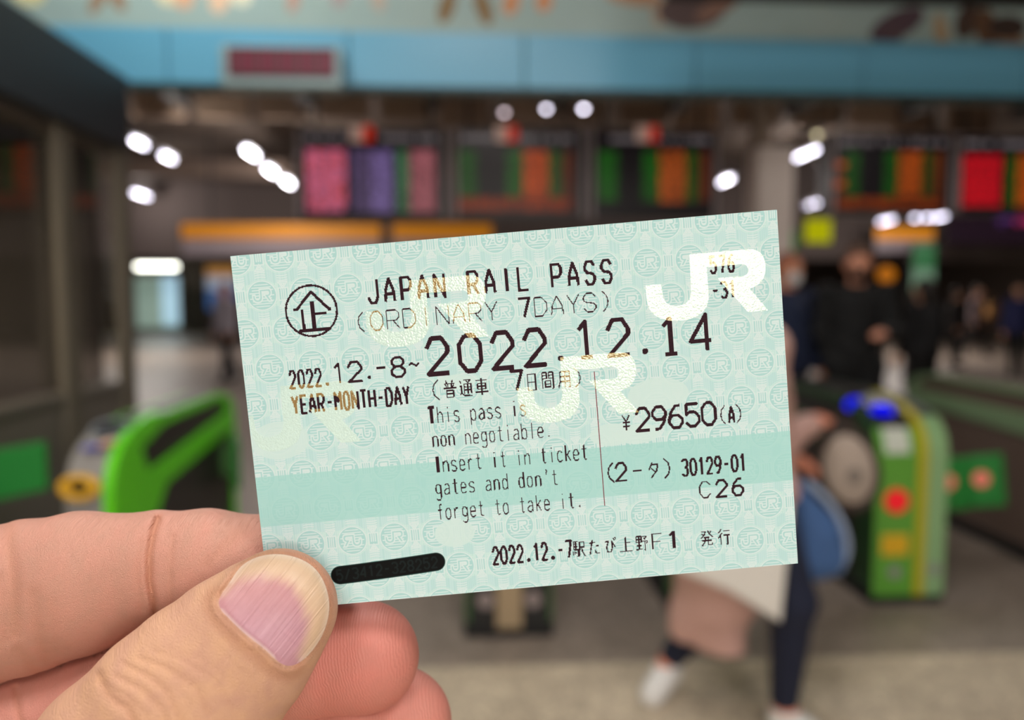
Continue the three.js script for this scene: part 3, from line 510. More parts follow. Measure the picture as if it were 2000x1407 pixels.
  for (const s of [0, 1]) {
    const a = J.ankle[s], toe = J.toe[s], d = unit(sub(toe, a)), heel = add(a, [0, -0.055, 0], 1), sh = union([cap(add(a, [0, -0.03, 0]), add(toe, d, -0.02), 0.052, 0.04), cap(heel, toe, 0.034, 0.036)], 0.03), floorY = Math.min(a[1] - 0.085, toe[1] - 0.036);
    part('shoe', surface(o.free?.[s] ? sh : (x, y, z) => smax(sh(x, y, z), floorY + 0.004 - y, 0.008), ...bounds([a, toe, heel], 0.09), cell * 0.8), std(o.shoes ?? 0x18181a, 0.6), t);
  }
}
// a standing or walking figure in its own axes: faces +z, feet on y = 0
function person(label, pos, turn, o) {
  const t = thing('person', label, 'person', pos, turn), s = (o.height ?? 1.7) / 1.7, S = (p) => p.map((v) => v * s), J = { shoulder: [], elbow: [], wrist: [], hip: [], knee: [], ankle: [], toe: [] };
  const [la, lk, ra, rk] = o.legs ?? [0.03, 0.02, -0.03, 0.02], low = [];
  [[1, la, lk], [-1, ra, rk]].forEach(([side, a, k], i) => {
    const hip = [side * 0.085, 0.9, 0], knee = [side * 0.095, 0.9 - 0.42 * Math.cos(a), 0.42 * Math.sin(a)], b = a - k, ankle = [side * 0.1, knee[1] - 0.41 * Math.cos(b), knee[2] + 0.41 * Math.sin(b)], p = Math.max(0, -b) * 0.9;
    J.hip[i] = hip; J.knee[i] = knee; J.ankle[i] = ankle; J.toe[i] = [side * 0.12, ankle[1] - 0.055 - 0.16 * Math.sin(p), ankle[2] + 0.16 * Math.cos(p)]; low.push(ankle[1] - 0.085, J.toe[i][1] - 0.036);
    const [sw, out, bend] = (o.arms ?? [[0.1, 0.12, 0.3], [-0.05, 0.12, 0.3]])[i], sh = [side * 0.18, 1.385, 0], e = add(sh, [side * Math.sin(out), -Math.cos(sw) * Math.cos(out), Math.sin(sw)], 0.28), c = sw + bend;
    J.shoulder[i] = sh; J.elbow[i] = e; J.wrist[i] = add(e, unit([-side * (o.cross ?? 0), -Math.cos(c), Math.sin(c)]), 0.25);
  });
  const down = o.down ?? 0.05; J.neck = [0, 1.44, 0.0]; J.head = [0, 1.585 - down * 0.02, 0.02 + down * 0.06]; J.chest = [0, 1.28, 0]; J.pelvis = [0, 0.98, 0];
  const drop = -Math.min(...low); for (const k in J) J[k] = Array.isArray(J[k][0]) ? J[k].map((p) => S(add(p, [0, drop, 0]))) : S(add(J[k], [0, drop, 0]));
  dress(t, J, { face: [Math.sin(o.look ?? 0), -down, Math.cos(o.look ?? 0)], hem: (o.hemAt ?? 0.8) * s, ...o });
  return t;
}
const spotAt = (px, d) => { const p = at(px, 590, d); return V(p.x, 0, p.z); };
person('person in black with brown hair holding a phone low behind the right gate', spotAt(1672, 5.45), -0.35, { height: 1.78, hair: 0x5a3a28, jacket: 0x0e0d0f, trousers: 0x0c0c10, mask: 0x141214, down: 0.3, arms: [[0.3, 0.15, 1.3], [-0.05, 0.12, 0.1]], cross: 0.45, hemAt: 0.62, skin: 0xd89478 });
person('person with reddish hair and a white mask beside the ticket edge', spotAt(1536, 5.75), 0.25, { height: 1.74, hair: 0x8a4a34, jacket: 0x1a2440, trousers: 0x2c2810, mask: 0xe0dcdc, skin: 0xd08a68, hemAt: 0.75 });
person('person in dark clothes standing before the green poster', spotAt(1806, 8.2), Math.PI + 0.3, { height: 1.62, jacket: 0x0e0e12, trousers: 0x0c0c0e, cell: 0.015, hairLong: true });
person('far person in a grey top walking with a tan bag on the right', spotAt(1908, 19.5), 0.6, { height: 1.76, jacket: 0x6a5c60, trousers: 0x101014, legs: [0.3, 0.1, -0.25, 0.3], cell: 0.018 });
person('person in navy walking at the right edge of the picture', spotAt(1992, 13.8), -0.7, { height: 1.72, jacket: 0x262a58, trousers: 0x141414, legs: [0.25, 0.1, -0.3, 0.3], cell: 0.016 });
person('person in a dark coat far off behind the right gates', spotAt(1868, 16.5), 0.9, { height: 1.66, jacket: 0x1a1618, trousers: 0x101012, cell: 0.018 });
person('person in a pale grey jacket just left of the ticket', spotAt(440, 13.2), -0.5, { height: 1.7, jacket: 0x9a929a, trousers: 0x141418, hair: 0x8a3c34, legs: [0.25, 0.1, -0.25, 0.3], cell: 0.015 });
{
  const p = at(1936, 608, 19.2), t = thing('shoulder_bag', 'tan shoulder bag at the side of the far walker', 'bag', p, 0.4);
  part('pouch', box(0.36, 0.32, 0.16, 0, 0, 0, 0.06), std(0xb0804a, 0.7), t); part('strap', new THREE.TorusGeometry(0.16, 0.012, 8, 24, Math.PI).scale(1, 1.6, 1).translate(0, 0.12, 0), std(0x6a4a28, 0.7), t);
  const q = at(1830, 538, 7.9), b = thing('orange_lamp', 'round orange lamp on a thin post behind the right people', 'light', V(q.x + 0.3, 0, q.z - 1.5));
  part('glowing_globe', new THREE.SphereGeometry(0.1, 24, 16).translate(0, at(1830, 538, 9.6).y, 0), glow(0xd07808, 0.6, { color: 0xa06010 }), b); part('post', cyl(0.025, 0.03, at(1830, 538, 9.6).y, 0, at(1830, 538, 9.6).y / 2 - 0.05, 0, 12), M.dark, b);
}
// the woman who walks through the gate: mostly hidden by the ticket
{
  const t = thing('person', 'walking woman in a pink coat and navy trousers reaching for the right gate', 'person', onFloor(1440, 1420)), o = t.position, A = (px, py, d) => at(px, py, d).sub(o).toArray();
  const J = { head: A(1440, 555, 2.6), neck: A(1442, 640, 2.6), chest: A(1440, 740, 2.6), pelvis: A(1440, 900, 2.58), shoulder: [A(1395, 675, 2.72), A(1492, 675, 2.55)], elbow: [A(1420, 850, 2.8), A(1520, 868, 2.72)], wrist: [A(1540, 895, 2.9), A(1585, 828, 2.98)],
    hip: [A(1415, 950, 2.66), A(1480, 950, 2.5)], knee: [A(1400, 1170, 2.66), A(1548, 1175, 2.46)], ankle: [A(1306, 1292, 2.78), A(1530, 1405, 2.52)], toe: [A(1272, 1362, 2.7), A(1585, 1432, 2.44)] };
  J.ankle[1][1] = 0.09; J.toe[1][1] = 0.04;
  const skirt = [cap(A(1425, 930, 2.58), A(1400, 1150, 2.6), 0.15, 0.14), cap(A(1400, 1130, 2.6), A(1335, 1225, 2.62), 0.12, 0.05), cap(A(1400, 1130, 2.6), A(1420, 1262, 2.6), 0.14, 0.055), cap(A(1350, 1205, 2.62), A(1410, 1262, 2.6), 0.075, 0.06)];
  dress(t, J, { face: [0.8, -0.1, -0.6], hair: 0x2a1c16, hairLong: true, jacket: 0xc9a096, trousers: 0x10162e, shoes: 0xd8d4d0, skirt, skirtPts: [A(1400, 1300, 2.6), A(1330, 1250, 2.6)], hem: 0.24, cell: 0.009, cuff: 0.046, free: [true, false], skin: 0xd88a70 });
  const w = A(1440, 1150, 2.42), bag = thing('shopping_bag', 'white shopping bag tilted against the pink coat below the ticket', 'bag', at(1440, 1080, 2.36), camera.rotation.y);
  const quad = [[-0.2, 0.12], [0.145, 0.14], [0.122, -0.195], [-0.03, -0.1], [-0.22, -0.02]];
  const s = new THREE.Shape(quad.map(([a, b]) => new THREE.Vector2(a, b)));
  part('bag_body', new THREE.ExtrudeGeometry(s, { depth: 0.05, bevelEnabled: true, bevelSize: 0.012, bevelThickness: 0.015, bevelSegments: 3 }).translate(0, 0, -0.03), std(0xd8d2ca, 0.5), bag);
  part('handle', new THREE.TorusGeometry(0.07, 0.006, 8, 24, Math.PI).scale(1, 1.5, 1).translate(-0.03, 0.12, 0), std(0xb8b0a8, 0.6), bag);
  const d = thing('shoulder_bag', 'blue denim bag hanging beside the walking woman right of the ticket', 'bag', at(1585, 1035, 2.72), camera.rotation.y);
  const bs = union([ell([0, -0.05, 0], [0.115, 0.13, 0.05]), cap([-0.06, 0.16, 0], [0.02, -0.02, 0], 0.03, 0.06), cap([-0.1, -0.11, 0], [0.06, -0.11, 0], 0.06, 0.05)], 0.05);
  part('pouch', surface(bs, [-0.22, -0.24, -0.1], [0.2, 0.26, 0.1], 0.007), std(0x3c5c8c, 0.8), d);
  part('piping', new THREE.TubeGeometry(new THREE.CatmullRomCurve3([V(-0.03, 0.18, 0.02), V(0.05, 0.1, 0.03), V(0.105, 0.0, 0.03), V(0.118, -0.08, 0.02), V(0.09, -0.15, 0.02)]), 32, 0.012, 8), std(0x9aa8c0, 0.7), d);
  part('strap', new THREE.TubeGeometry(new THREE.CatmullRomCurve3([V(-0.06, 0.16, 0), V(-0.14, 0.3, 0), V(-0.2, 0.5, 0.02)]), 16, 0.01, 8), std(0x35507c, 0.8), d);
  const b = thing('handbag', 'oval grey beige handbag with a dark rim held beside the right gate', 'bag', at(1655, 915, 3.12), camera.rotation.y - 0.1);
  part('face', new THREE.SphereGeometry(1, 32, 20).scale(0.105, 0.155, 0.05).rotateZ(0.25), std(0xa8988c, 0.9), b);
  part('rim', new THREE.TorusGeometry(1, 0.16, 14, 48).scale(0.112, 0.162, 0.16).rotateZ(0.25), std(0x33251f, 0.7), b);
  part('clasp', disc(0.03, 0.02, 0.012, -0.02, 0.045), std(0x6e635c, 0.5), b);
  part('handle', new THREE.TorusGeometry(0.06, 0.009, 10, 24, Math.PI).translate(-0.04, 0.155, 0), std(0x33251f, 0.7), b);
}

// ---------------------------------------------------------------- the ticket
const TW = 85, TH = 56.5, DOTS = 669, DOTR = 445, UP3 = 3, TXW = DOTS * UP3, TXH = DOTR * UP3;
// stroke letters on a 10 x 10 field (below 10: descenders)
const GLYPH = {
  A: '0,10 1,5 5,0 9,5 10,10/1,6.6 9,6.6', C: '10,2.4 7,0 3,0 0,3 0,7 3,10 7,10 10,7.6', D: '0,0 6,0 10,3 10,7 6,10 0,10 0,0', E: '10,0 0,0 0,10 10,10/0,5 8,5', F: '10,0 0,0 0,10/0,5 8,5', H: '0,0 0,10/10,0 10,10/0,5 10,5', I: '5,0 5,10',
  J: '10,0 10,7.5 7.5,10 2.5,10 0,7.5', L: '0,0 0,10 10,10', M: '0,10 0,0 5,5 10,0 10,10', N: '0,10 0,0 10,10 10,0', O: '3,0 7,0 10,3 10,7 7,10 3,10 0,7 0,3 3,0', P: '0,10 0,0 7.5,0 10,1.5 10,4 7.5,5.5 0,5.5', R: '0,10 0,0 7.5,0 10,1.5 10,4 7.5,5.5 0,5.5/5,5.5 10,10',
  S: '10,2 7.5,0 2.5,0 0,2 0,3.6 2,4.8 8,5.4 10,6.8 10,8 7.5,10 2.5,10 0,8', T: '0,0 10,0/5,0 5,10', Y: '0,0 5,5.5 10,0/5,5.5 5,10',
  0: '3,0 7,0 10,2.5 10,7.5 7,10 3,10 0,7.5 0,2.5 3,0', 1: '2,2.2 5.6,0 5.6,10', '|': '2,2.2 5.6,0 5.6,10/2.5,10 8.5,10', 2: '0,2.8 2.6,0 7.4,0 10,2.6 10,4 0,10 10,10', 3: '0,1.5 2.5,0 7.5,0 10,2 10,3.5 7.5,4.8 4,4.8/7.5,4.8 10,6.3 10,8 7.5,10 2.5,10 0,8.5',
  4: '8,10 8,0 0,7.2 10,7.2', 5: '9.5,0 0.8,0 0.5,4.6 3,3.6 7,3.6 10,5.6 10,8 7,10 3,10 0,8', 6: '8.5,0 5,0.2 1.5,3 0,6 0,7.6 2.8,10 7.2,10 10,7.8 10,6.2 7.2,4.4 2.6,4.4 0,6.4', 7: '0,0 10,0 4.5,10', 8: '3,0 7,0 9.3,1.6 9.3,3.2 7,4.8 3,4.8 0.7,3.2 0.7,1.6 3,0/3,4.8 0,6.6 0,8.2 3,10 7,10 10,8.2 10,6.6 7,4.8',
  9: '1.5,10 5,9.8 8.5,7 10,4 10,2.4 7.2,0 2.8,0 0,2.2 0,3.8 2.8,5.6 7.4,5.6 10,3.6', '(': '8,-0.5 4.4,2 3.4,5 4.4,8 8,10.5', ')': '2,-0.5 5.6,2 6.6,5 5.6,8 2,10.5', '.': '4.9,9.3 5.1,9.3', '-': '1.2,5 8.8,5', '~': '0,5.6 2.5,4 7.5,6 10,4.4', '/': '1,10 9,0', "'": '5,0 6.4,0.6 5,3',
  a: '1.5,4.2 4,3.4 7,3.4 9,5 9,10/9,6.2 4,6.4 1,7.6 1,9 3,10 6,10 9,8.4', b: '1,0 1,10/1,5 4,3.4 7,3.4 9,5.2 9,8.2 7,10 4,10 1,8.6', c: '9,4.6 7,3.4 3,3.4 1,5.2 1,8.2 3,10 7,10 9,8.8', d: '9,0 9,10/9,5 6,3.4 3,3.4 1,5.2 1,8.2 3,10 6,10 9,8.6', e: '1,6.6 9,6.6 9,5 7,3.4 3,3.4 1,5 1,8.4 3,10 7,10 9,9',
  f: '8.5,0.6 6,0.4 5,2 5,10/1.5,4 8.5,4', g: '9,3.4 9,11.5 7,13 3,13 1,12/9,5 7,3.4 3,3.4 1,5 1,7.4 3,9 7,9 9,7.4', h: '1,0 1,10/1,5 4,3.4 7,3.4 9,5 9,10', i: '5,3.4 5,10/5,0.4 5,1.2', k: '1.5,0 1.5,10/8.5,3.4 1.5,7.2/4,6 9,10', l: '5,0 5,10', n: '1,3.4 1,10/1,5 4,3.4 7,3.4 9,5 9,10', o: '3,3.4 7,3.4 9,5.2 9,8.2 7,10 3,10 1,8.2 1,5.2 3,3.4',
  p: '1,3.4 1,13/1,4.8 4,3.4 7,3.4 9,5.2 9,8.2 7,10 4,10 1,8.6', r: '2,3.4 2,10/2,5.4 5,3.4 8,3.6', s: '9,4.3 7,3.4 3,3.4 1,4.6 2,6 8,7.2 9,8.6 7,10 3,10 1,9', t: '5,0.6 5,9 6.5,10 9,9.6/1.5,3.4 8.5,3.4',
  '¥': '1,0.5 5,4.5 9,0.5/5,4.5 5,10/1,5 9,5/1,7.2 9,7.2',
  '普': '2,0 3,1.4/7.5,0 6.6,1.4/1,1.8 9,1.8/3.6,1.8 3.6,4.2/6.4,1.8 6.4,4.2/1.8,2.4 2.6,3.8/8.2,2.4 7.4,3.8/0,4.5 10,4.5/2.4,5.8 2.4,10/2.4,5.8 7.6,5.8 7.6,10/2.4,7.8 7.6,7.8/2.4,9.8 7.6,9.8',
  '通': '0.5,1 1.8,2.3/0.3,4 1.8,4 1.8,8 0.3,9/1.8,8 3.5,9.6 10,9.8/3.8,0.5 9,0.5 7,2/5.5,1.2 7,2.2/4,2.8 4,8.6/4,2.8 9.2,2.8 9.2,8.6/4,4.6 9.2,4.6/4,6.4 9.2,6.4/6.6,2.8 6.6,8.6',
  '車': '1,1.5 9,1.5/2,3.2 8,3.2 8,6.6 2,6.6 2,3.2/2,4.9 8,4.9/0,8.3 10,8.3/5,0 5,10', '日': '2,0.5 8,0.5 8,10 2,10 2,0.5/2,5.2 8,5.2',
  '間': '1,0.5 4.2,0.5 4.2,4 1,4/1,0.5 1,10/1,2.2 4.2,2.2/5.8,0.5 9,0.5 9,10 8,10/5.8,0.5 5.8,4 9,4/5.8,2.2 9,2.2/3,5.4 7,5.4 7,9 3,9 3,5.4/3,7.2 7,7.2', '用': '2,0.8 9,0.8 9,10 7.8,10/2,0.8 2,6 0.5,10/2,3.8 9,3.8/2,6.6 9,6.6/5.5,0.8 5.5,10',
  '駅': '1,0.5 1,5.6/1,0.5 4.4,0.5/1,2.1 4.2,2.1/1,3.8 4.2,3.8/2.6,0.5 2.6,5.6/1,5.6 4.8,5.6 4.8,9.5 3.8,10/0.3,7 0.3,9/1.6,7 1.8,8.6/2.8,7 3.1,8.4/6,1 9.6,1 9.6,4.4 6,4.4/6,1 6,5 5.2,10/7.4,4.4 8.2,7.5 10,10',
  'た': '1,2.5 6,2/3.6,0.5 1.2,9.5/5.8,4.5 9,4.2/5.6,7 6.4,8.8 9.5,9', 'び': '1,2.5 4,2 2,6 3,9 5.5,9 7,6 6.4,2.2 9,6/8,0.5 8.8,2/9.3,0 10,1.5', '上': '5,0.5 5,9.5/5,4 9,4/0,9.5 10,9.5',
  '野': '0.8,0.8 5,0.8 5,4.6 0.8,4.6 0.8,0.8/0.8,2.7 5,2.7/2.9,0.8 2.9,9/0.8,6.6 5,6.6/0.2,9.2 5.4,8.8/6,1 9.4,1 7.8,2.6/6.8,2 8.2,3.2/5.8,4 10,4 9.2,5.6/8,4 8,9.6 6.8,9.2', '発': '1,1 4,1 3.2,3 0.3,5/1.2,2.2 2.4,3.2/6,0.3 7.4,2.8 10,4.8/8.8,0.8 7.4,2.2/2.6,4.6 7.4,4.6/1,6.6 9,6.6/3.8,4.6 3.8,7 1,10/6.2,4.6 6.2,9.4 9.4,9.4 9.4,8',
  '行': '3,0.3 0.6,2.8/3.4,2.8 0.3,6/2.2,4.4 2.2,10/4.8,1.4 9.4,1.4/4.4,4.2 10,4.2/7.6,4.2 7.6,10 6.4,9.6', 'タ': '4,0.5 1,5/3.4,1.8 8.6,1.8 7.6,5.5 2.6,10/3,4 6.6,6.4',
};
const strokes = (s) => s.split('/').map((l) => l.split(' ').map((p) => p.split(',').map(Number)));
function glyph(c, ch, cx, cy, w, h, line) {                         // c draws in millimetres of the ticket, y down
  if (ch === ' ' || !GLYPH[ch]) return;
  c.lineWidth = line; c.lineCap = ch === '.' ? 'round' : 'butt'; c.lineJoin = 'round';
  if (ch === '.') { c.lineWidth = line * 1.7; c.lineCap = 'round'; }
  for (const l of strokes(GLYPH[ch])) { c.beginPath(); l.forEach(([x, y], i) => c[i ? 'lineTo' : 'moveTo'](cx - w / 2 + x / 10 * w, cy - h / 2 + y / 10 * h)); c.stroke(); }
}
// text, middle of the first and of the last sign (mm), width and height of a sign, stroke
const LINES = [
  ['JAPAN RAIL PASS', 21.3, 7.28, 57.8, 1.45, 3.55, 0.42], ['(ORDINARY  DAYS)', 18.9, 11.87, 57.4, 1.9, 2.9, 0.13], ['7', 44.55, 11.8, 44.55, 1.75, 2.95, 0.4],
  ['2022.', 7.5, 19.88, 12.85, 0.85, 2.7, 0.33], ['1', 14.75, 19.55, 14.75, 1.9, 3.1, 0.33], ['2', 17.3, 19.5, 17.3, 2.1, 3.1, 0.36], ['.', 19.45, 19.25, 19.45, 1.6, 3.1, 0.3], ['-', 21.4, 19.25, 21.4, 1.9, 2.8, 0.34], ['8', 24.05, 19.35, 24.05, 2.1, 3.1, 0.36], ['~', 26.6, 19.15, 26.6, 1.6, 2.4, 0.3],
  ['2022', 30.4, 18.15, 45.7, 3.25, 5.6, 0.64], ['.', 49.6, 17.95, 49.6, 1, 5.2, 0.5], ['|', 53.6, 17.6, 53.6, 3.1, 5.6, 0.62], ['2', 58.85, 17.75, 58.85, 3.25, 5.6, 0.64], ['.', 62.95, 18.0, 62.95, 1, 5.2, 0.5], ['|', 66.9, 18.2, 66.9, 3.1, 5.6, 0.62], ['4', 71.8, 18.1, 71.8, 3.2, 5.6, 0.62],
  ['(', 29.5, 23.5, 29.5, 2, 2.9, 0.14], ['普通車', 31.85, 23.5, 36.85, 2.05, 2.7, 0.16], ['7', 42.4, 23.1, 42.4, 1.9, 3.1, 0.42], ['日', 44.75, 23.5, 44.75, 2, 2.7, 0.16], ['間用', 47.3, 23.45, 49.9, 2.1, 2.7, 0.16], [')', 52.1, 23.45, 52.1, 2, 2.9, 0.14],
  ['YEAR-MONTH-DAY', 7.5, 23.93, 24.95, 0.86, 2.75, 0.36],
  [' his pass is', 28.6, 27.45, 43, 0.96, 2.55, 0.14], ['T', 28.6, 27.45, 28.6, 1.0, 2.55, 0.42], ['non negotiable.', 28.83, 31.2, 46.75, 0.96, 2.55, 0.14], [' nsert it in ticket', 28.8, 35.3, 52.1, 0.96, 2.55, 0.14], ['I', 28.8, 35.3, 28.8, 1.0, 2.55, 0.46], ["gates and don't", 28.6, 38.95, 47.1, 0.96, 2.55, 0.14], ['forget to take it.', 28.5, 42.9, 50.75, 0.96, 2.55, 0.14],
  ['¥', 59.1, 31.25, 59.1, 1.45, 2.6, 0.2], ['29650', 61.75, 31.0, 72.25, 2.1, 3.55, 0.42], ['( )', 74.4, 31.4, 77.1, 1.5, 2.7, 0.15], ['A', 75.85, 31.5, 75.85, 0.8, 2.5, 0.34],
  ['(', 55.95, 39.05, 55.95, 1.9, 2.9, 0.2], ['2', 57.7, 39.1, 57.7, 1.7, 2.8, 0.34], ['-', 60.25, 39.1, 60.25, 1.9, 2.6, 0.16], ['タ', 62.9, 39.2, 62.9, 1.9, 2.6, 0.22], [')', 65.15, 39.15, 65.15, 1.9, 2.9, 0.2], ['30129-01', 67.9, 39.3, 77.15, 0.86, 2.65, 0.34], ['C', 70.85, 43.12, 70.85, 1.7, 2.6, 0.18], ['26', 73.5, 43.15, 76.1, 1.7, 2.65, 0.34],
  ['2022.12.-7', 36.7, 50.85, 48.4, 0.86, 2.7, 0.34], ['駅たび上野', 50.0, 50.85, 60.1, 1.95, 2.6, 0.17], ['F', 62.65, 50.85, 62.65, 1.6, 2.5, 0.17], ['1', 65.2, 50.85, 65.2, 1.8, 2.65, 0.4], ['発行', 70.6, 51.0, 73.4, 2.0, 2.6, 0.17], ['576', 74.5, 7.68, 77.3, 0.86, 2.6, 0.34], ['-31', 74.6, 11.7, 77.3, 0.86, 2.5, 0.34],
];
const ink = new Uint8Array(DOTS * DOTR);                            // 1 dark print, 2 the red-brown rule
{
  const cv = document.createElement('canvas'); cv.width = DOTS; cv.height = DOTR; const c = cv.getContext('2d'); c.scale(DOTS / TW, DOTR / TH); c.strokeStyle = '#000';
  for (const [s, x0, y, x1, w, h, line] of LINES) [...s].forEach((ch, i, all) => glyph(c, ch, all.length > 1 ? lerp(x0, x1, i / (all.length - 1)) : x0, y, w, h, Math.max(line, 0.135)));
  c.lineWidth = 0.3; c.beginPath(); c.arc(11.55, 9.45, 3.95, 0, 7); c.stroke();          // the ringed mark
  for (const [l, w] of [['8.75,9.1 9.3,9.1 11.75,6.5 14.3,9.4 14.65,9.4', 0.42], ['10.1,9.1 10.15,12.4', 0.42], ['11.75,8.0 11.75,12.4', 0.5], ['11.75,10.0 13.9,10.0', 0.4], ['9.3,12.45 14.3,12.45', 0.42]]) { c.lineWidth = w; c.lineJoin = 'round'; c.beginPath(); l.split(' ').forEach((p, i) => c[i ? 'lineTo' : 'moveTo'](...p.split(',').map(Number))); c.stroke(); }
  const d = c.getImageData(0, 0, DOTS, DOTR).data;
  for (let i = 0; i < ink.length; i++) if (d[i * 4 + 3] > 105) ink[i] = 1;
  const x = Math.round(54.63 * DOTS / TW); for (let y = Math.round(22.7 * DOTR / TH); y < 44.2 * DOTR / TH; y++) if (!ink[y * DOTS + x]) ink[y * DOTS + x] = 2;
}
const LOGO = '63.75,9.99 L66.20,9.97 L66.31,11.72 Q66.45,13.45 68.40,13.59 Q70.85,13.62 70.80,10.94 L70.93,5.75 L79.9,5.73 Q82.68,5.74 82.68,8.5 Q82.68,11.3 79.98,11.84 L82.68,15.50 L79.5,15.50 L75.08,9.80 L78.9,9.82 Q79.93,9.8 79.93,8.87 Q79.93,7.97 78.94,7.97 L73.48,7.95 L73.48,12.2 Q73.40,15.95 68.60,15.9 Q63.74,15.8 63.74,11.73';
function logoPath(p, f = (x, y) => [x, y]) {
  LOGO.split(/ (?=[LQ])/).forEach((s, i) => { const n = s.replace(/[LQ]/, '').split(/[ ,]/).map(Number), k = s[0]; if (!i) p.moveTo(...f(n[0], n[1])); else if (k === 'L') p.lineTo(...f(n[0], n[1])); else p.quadraticCurveTo(...f(n[0], n[1]), ...f(n[2], n[3])); });
  p.closePath(); return p;
}
function paperPattern(c) {                                           // guilloche of rings, combs, bars and triangles, in millimetres
  c.fillStyle = '#bfdfe1'; c.fillRect(0, 0, TW, TH);
  const rows = 11, dx = 6.67, dy = 5.69, line = '#d6e8e8', tone = '#acd7d6';
  c.lineWidth = 0.1; const r = rng(9);
  for (let x = 0; x < TW; x += 0.3) { c.strokeStyle = r() > 0.5 ? '#c7e6e2' : '#b3ded8'; c.beginPath(); c.moveTo(x, 0); c.lineTo(x, TH); c.stroke(); }
  for (let j = -1; j < rows; j++) for (let i = -1; i < 15; i++) {
    const x = (j % 2 ? 4.2 : 0.87) + i * dx, y = 0.78 + j * dy, flip = (i + j * 2) % 3 === 0 ? -1 : 1;
    c.strokeStyle = '#cfe9e5'; c.lineWidth = 0.14;
    for (let k = -6; k <= 6; k++) { const xx = x + dx / 2 + k * 0.27; if (Math.abs(k) > 2) { c.beginPath(); c.moveTo(xx, y - 1.8); c.lineTo(xx, y + 1.8); c.stroke(); } }   // upright hatching beside the combs
    c.fillStyle = tone; c.beginPath(); c.arc(x, y, 2.3, 0, 7); c.fill();
    c.save(); c.beginPath(); c.arc(x, y, 2.0, 0, 7); c.clip(); c.strokeStyle = line; c.lineWidth = 0.17;
    for (let k = -5; k <= 5; k++) { c.beginPath(); c.moveTo(x - (k % 2 ? 1.9 : 1.5), y + k * 0.42); c.lineTo(x + (k % 2 ? 1.5 : 1.9), y + k * 0.42); c.stroke(); }
    c.translate(x, y); c.scale(0.155 * flip, 0.2); c.translate(-73.2, -10.8); c.fillStyle = tone; c.strokeStyle = line; c.lineWidth = 1.25; c.beginPath(); logoPath(c); c.fill(); c.stroke();
    c.restore();
    c.strokeStyle = line; c.lineWidth = 0.2; c.beginPath(); c.arc(x, y, 2.25, 0, 7); c.stroke();
    c.strokeStyle = '#cbe7e3'; c.lineWidth = 0.12; c.beginPath(); c.arc(x, y, 2.5, 0, 7); c.stroke();
    c.fillStyle = tone; c.fillRect(x + dx / 2 - 0.78, y - 1.0, 1.56, 2.0); c.strokeStyle = line; c.lineWidth = 0.19; c.strokeRect(x + dx / 2 - 0.72, y - 0.95, 1.44, 1.9);
    for (const q of [-0.32, 0, 0.32]) { c.beginPath(); c.moveTo(x + dx / 2 + q, y - 0.9); c.lineTo(x + dx / 2 + q, y + (flip > 0 ? 0.9 : 0.5)); c.stroke(); }
    for (const s of [-1, 1]) {
      c.lineWidth = 0.17; for (let k = 0; k < 3; k++) { const yy = y + s * (2.75 + k * 0.36); c.beginPath(); c.moveTo(x - 0.85, yy); c.quadraticCurveTo(x, yy + s * 0.22, x + 0.85, yy); c.stroke(); }
      c.lineWidth = 0.19; for (const q of [1, 0.4]) { const yy = y + s * 4.2; c.beginPath(); c.moveTo(x - 0.72 * q, yy - s * 0.42 * q); c.lineTo(x + 0.72 * q, yy - s * 0.42 * q); c.lineTo(x, yy + s * 0.62 * q); c.closePath(); c.stroke(); }
    }
  }
  c.fillStyle = '#cfe6e3';                                           // blank patches of the print
  for (const [x, y, rx, ry] of [[4.5, 29.3, 4.6, 3.0], [64.5, 27.2, 4.8, 2.6], [56.6, 33.0, 3.4, 1.8], [57, 52, 0, 0], [30.5, 46.6, 3.2, 2.2], [60.8, 33.2, 3.6, 1.6], [33, 22.5, 3, 1.2]]) { c.globalAlpha = 0.9; c.beginPath(); c.ellipse(x, y, rx, ry, 0, 0, 7); c.fill(); }
  c.globalAlpha = 0.82; c.fillStyle = '#a6d8d3'; c.fillRect(0, 34.85, TW, 8.0); c.globalAlpha = 1;
}
const ticketMap = canvasTex(TXW, TXH, (c, W, H, cv) => {
  c.save(); c.scale(W / TW, H / TH); paperPattern(c);
  c.lineCap = 'round'; c.strokeStyle = '#2c4a46'; c.lineWidth = 3.0; c.beginPath(); c.moveTo(11.7, 51.75); c.quadraticCurveTo(20, 51.45, 27.1, 50.95); c.stroke();     // the black bar over the number
  c.strokeStyle = '#060707'; c.lineWidth = 2.75; c.beginPath(); c.moveTo(11.7, 51.75); c.quadraticCurveTo(20, 51.45, 27.1, 50.95); c.stroke();
  c.strokeStyle = '#131c1c'; [...'5/3412-328252'].forEach((ch, i) => glyph(c, ch, 11.6 + i * 1.27, 51.75 - i * 0.06, 0.86, 1.7, 0.3));
  c.restore();
  const im = c.getImageData(0, 0, W, H), d = im.data, r = rng(3);
  for (let y = 0; y < DOTR; y++) for (let x = 0; x < DOTS; x++) {
    const k = ink[y * DOTS + x]; if (!k) continue;
    const v = k === 1 ? [46, 20, 30] : [120, 40, 52], g = (r() - 0.5) * 16;
    for (let q = 0; q < 9; q++) { const o = ((y * 3 + Math.floor(q / 3)) * W + x * 3 + q % 3) * 4; d[o] = v[0] + g; d[o + 1] = v[1] + g; d[o + 2] = v[2] + g; }
  }
  c.putImageData(im, 0, 0);
});
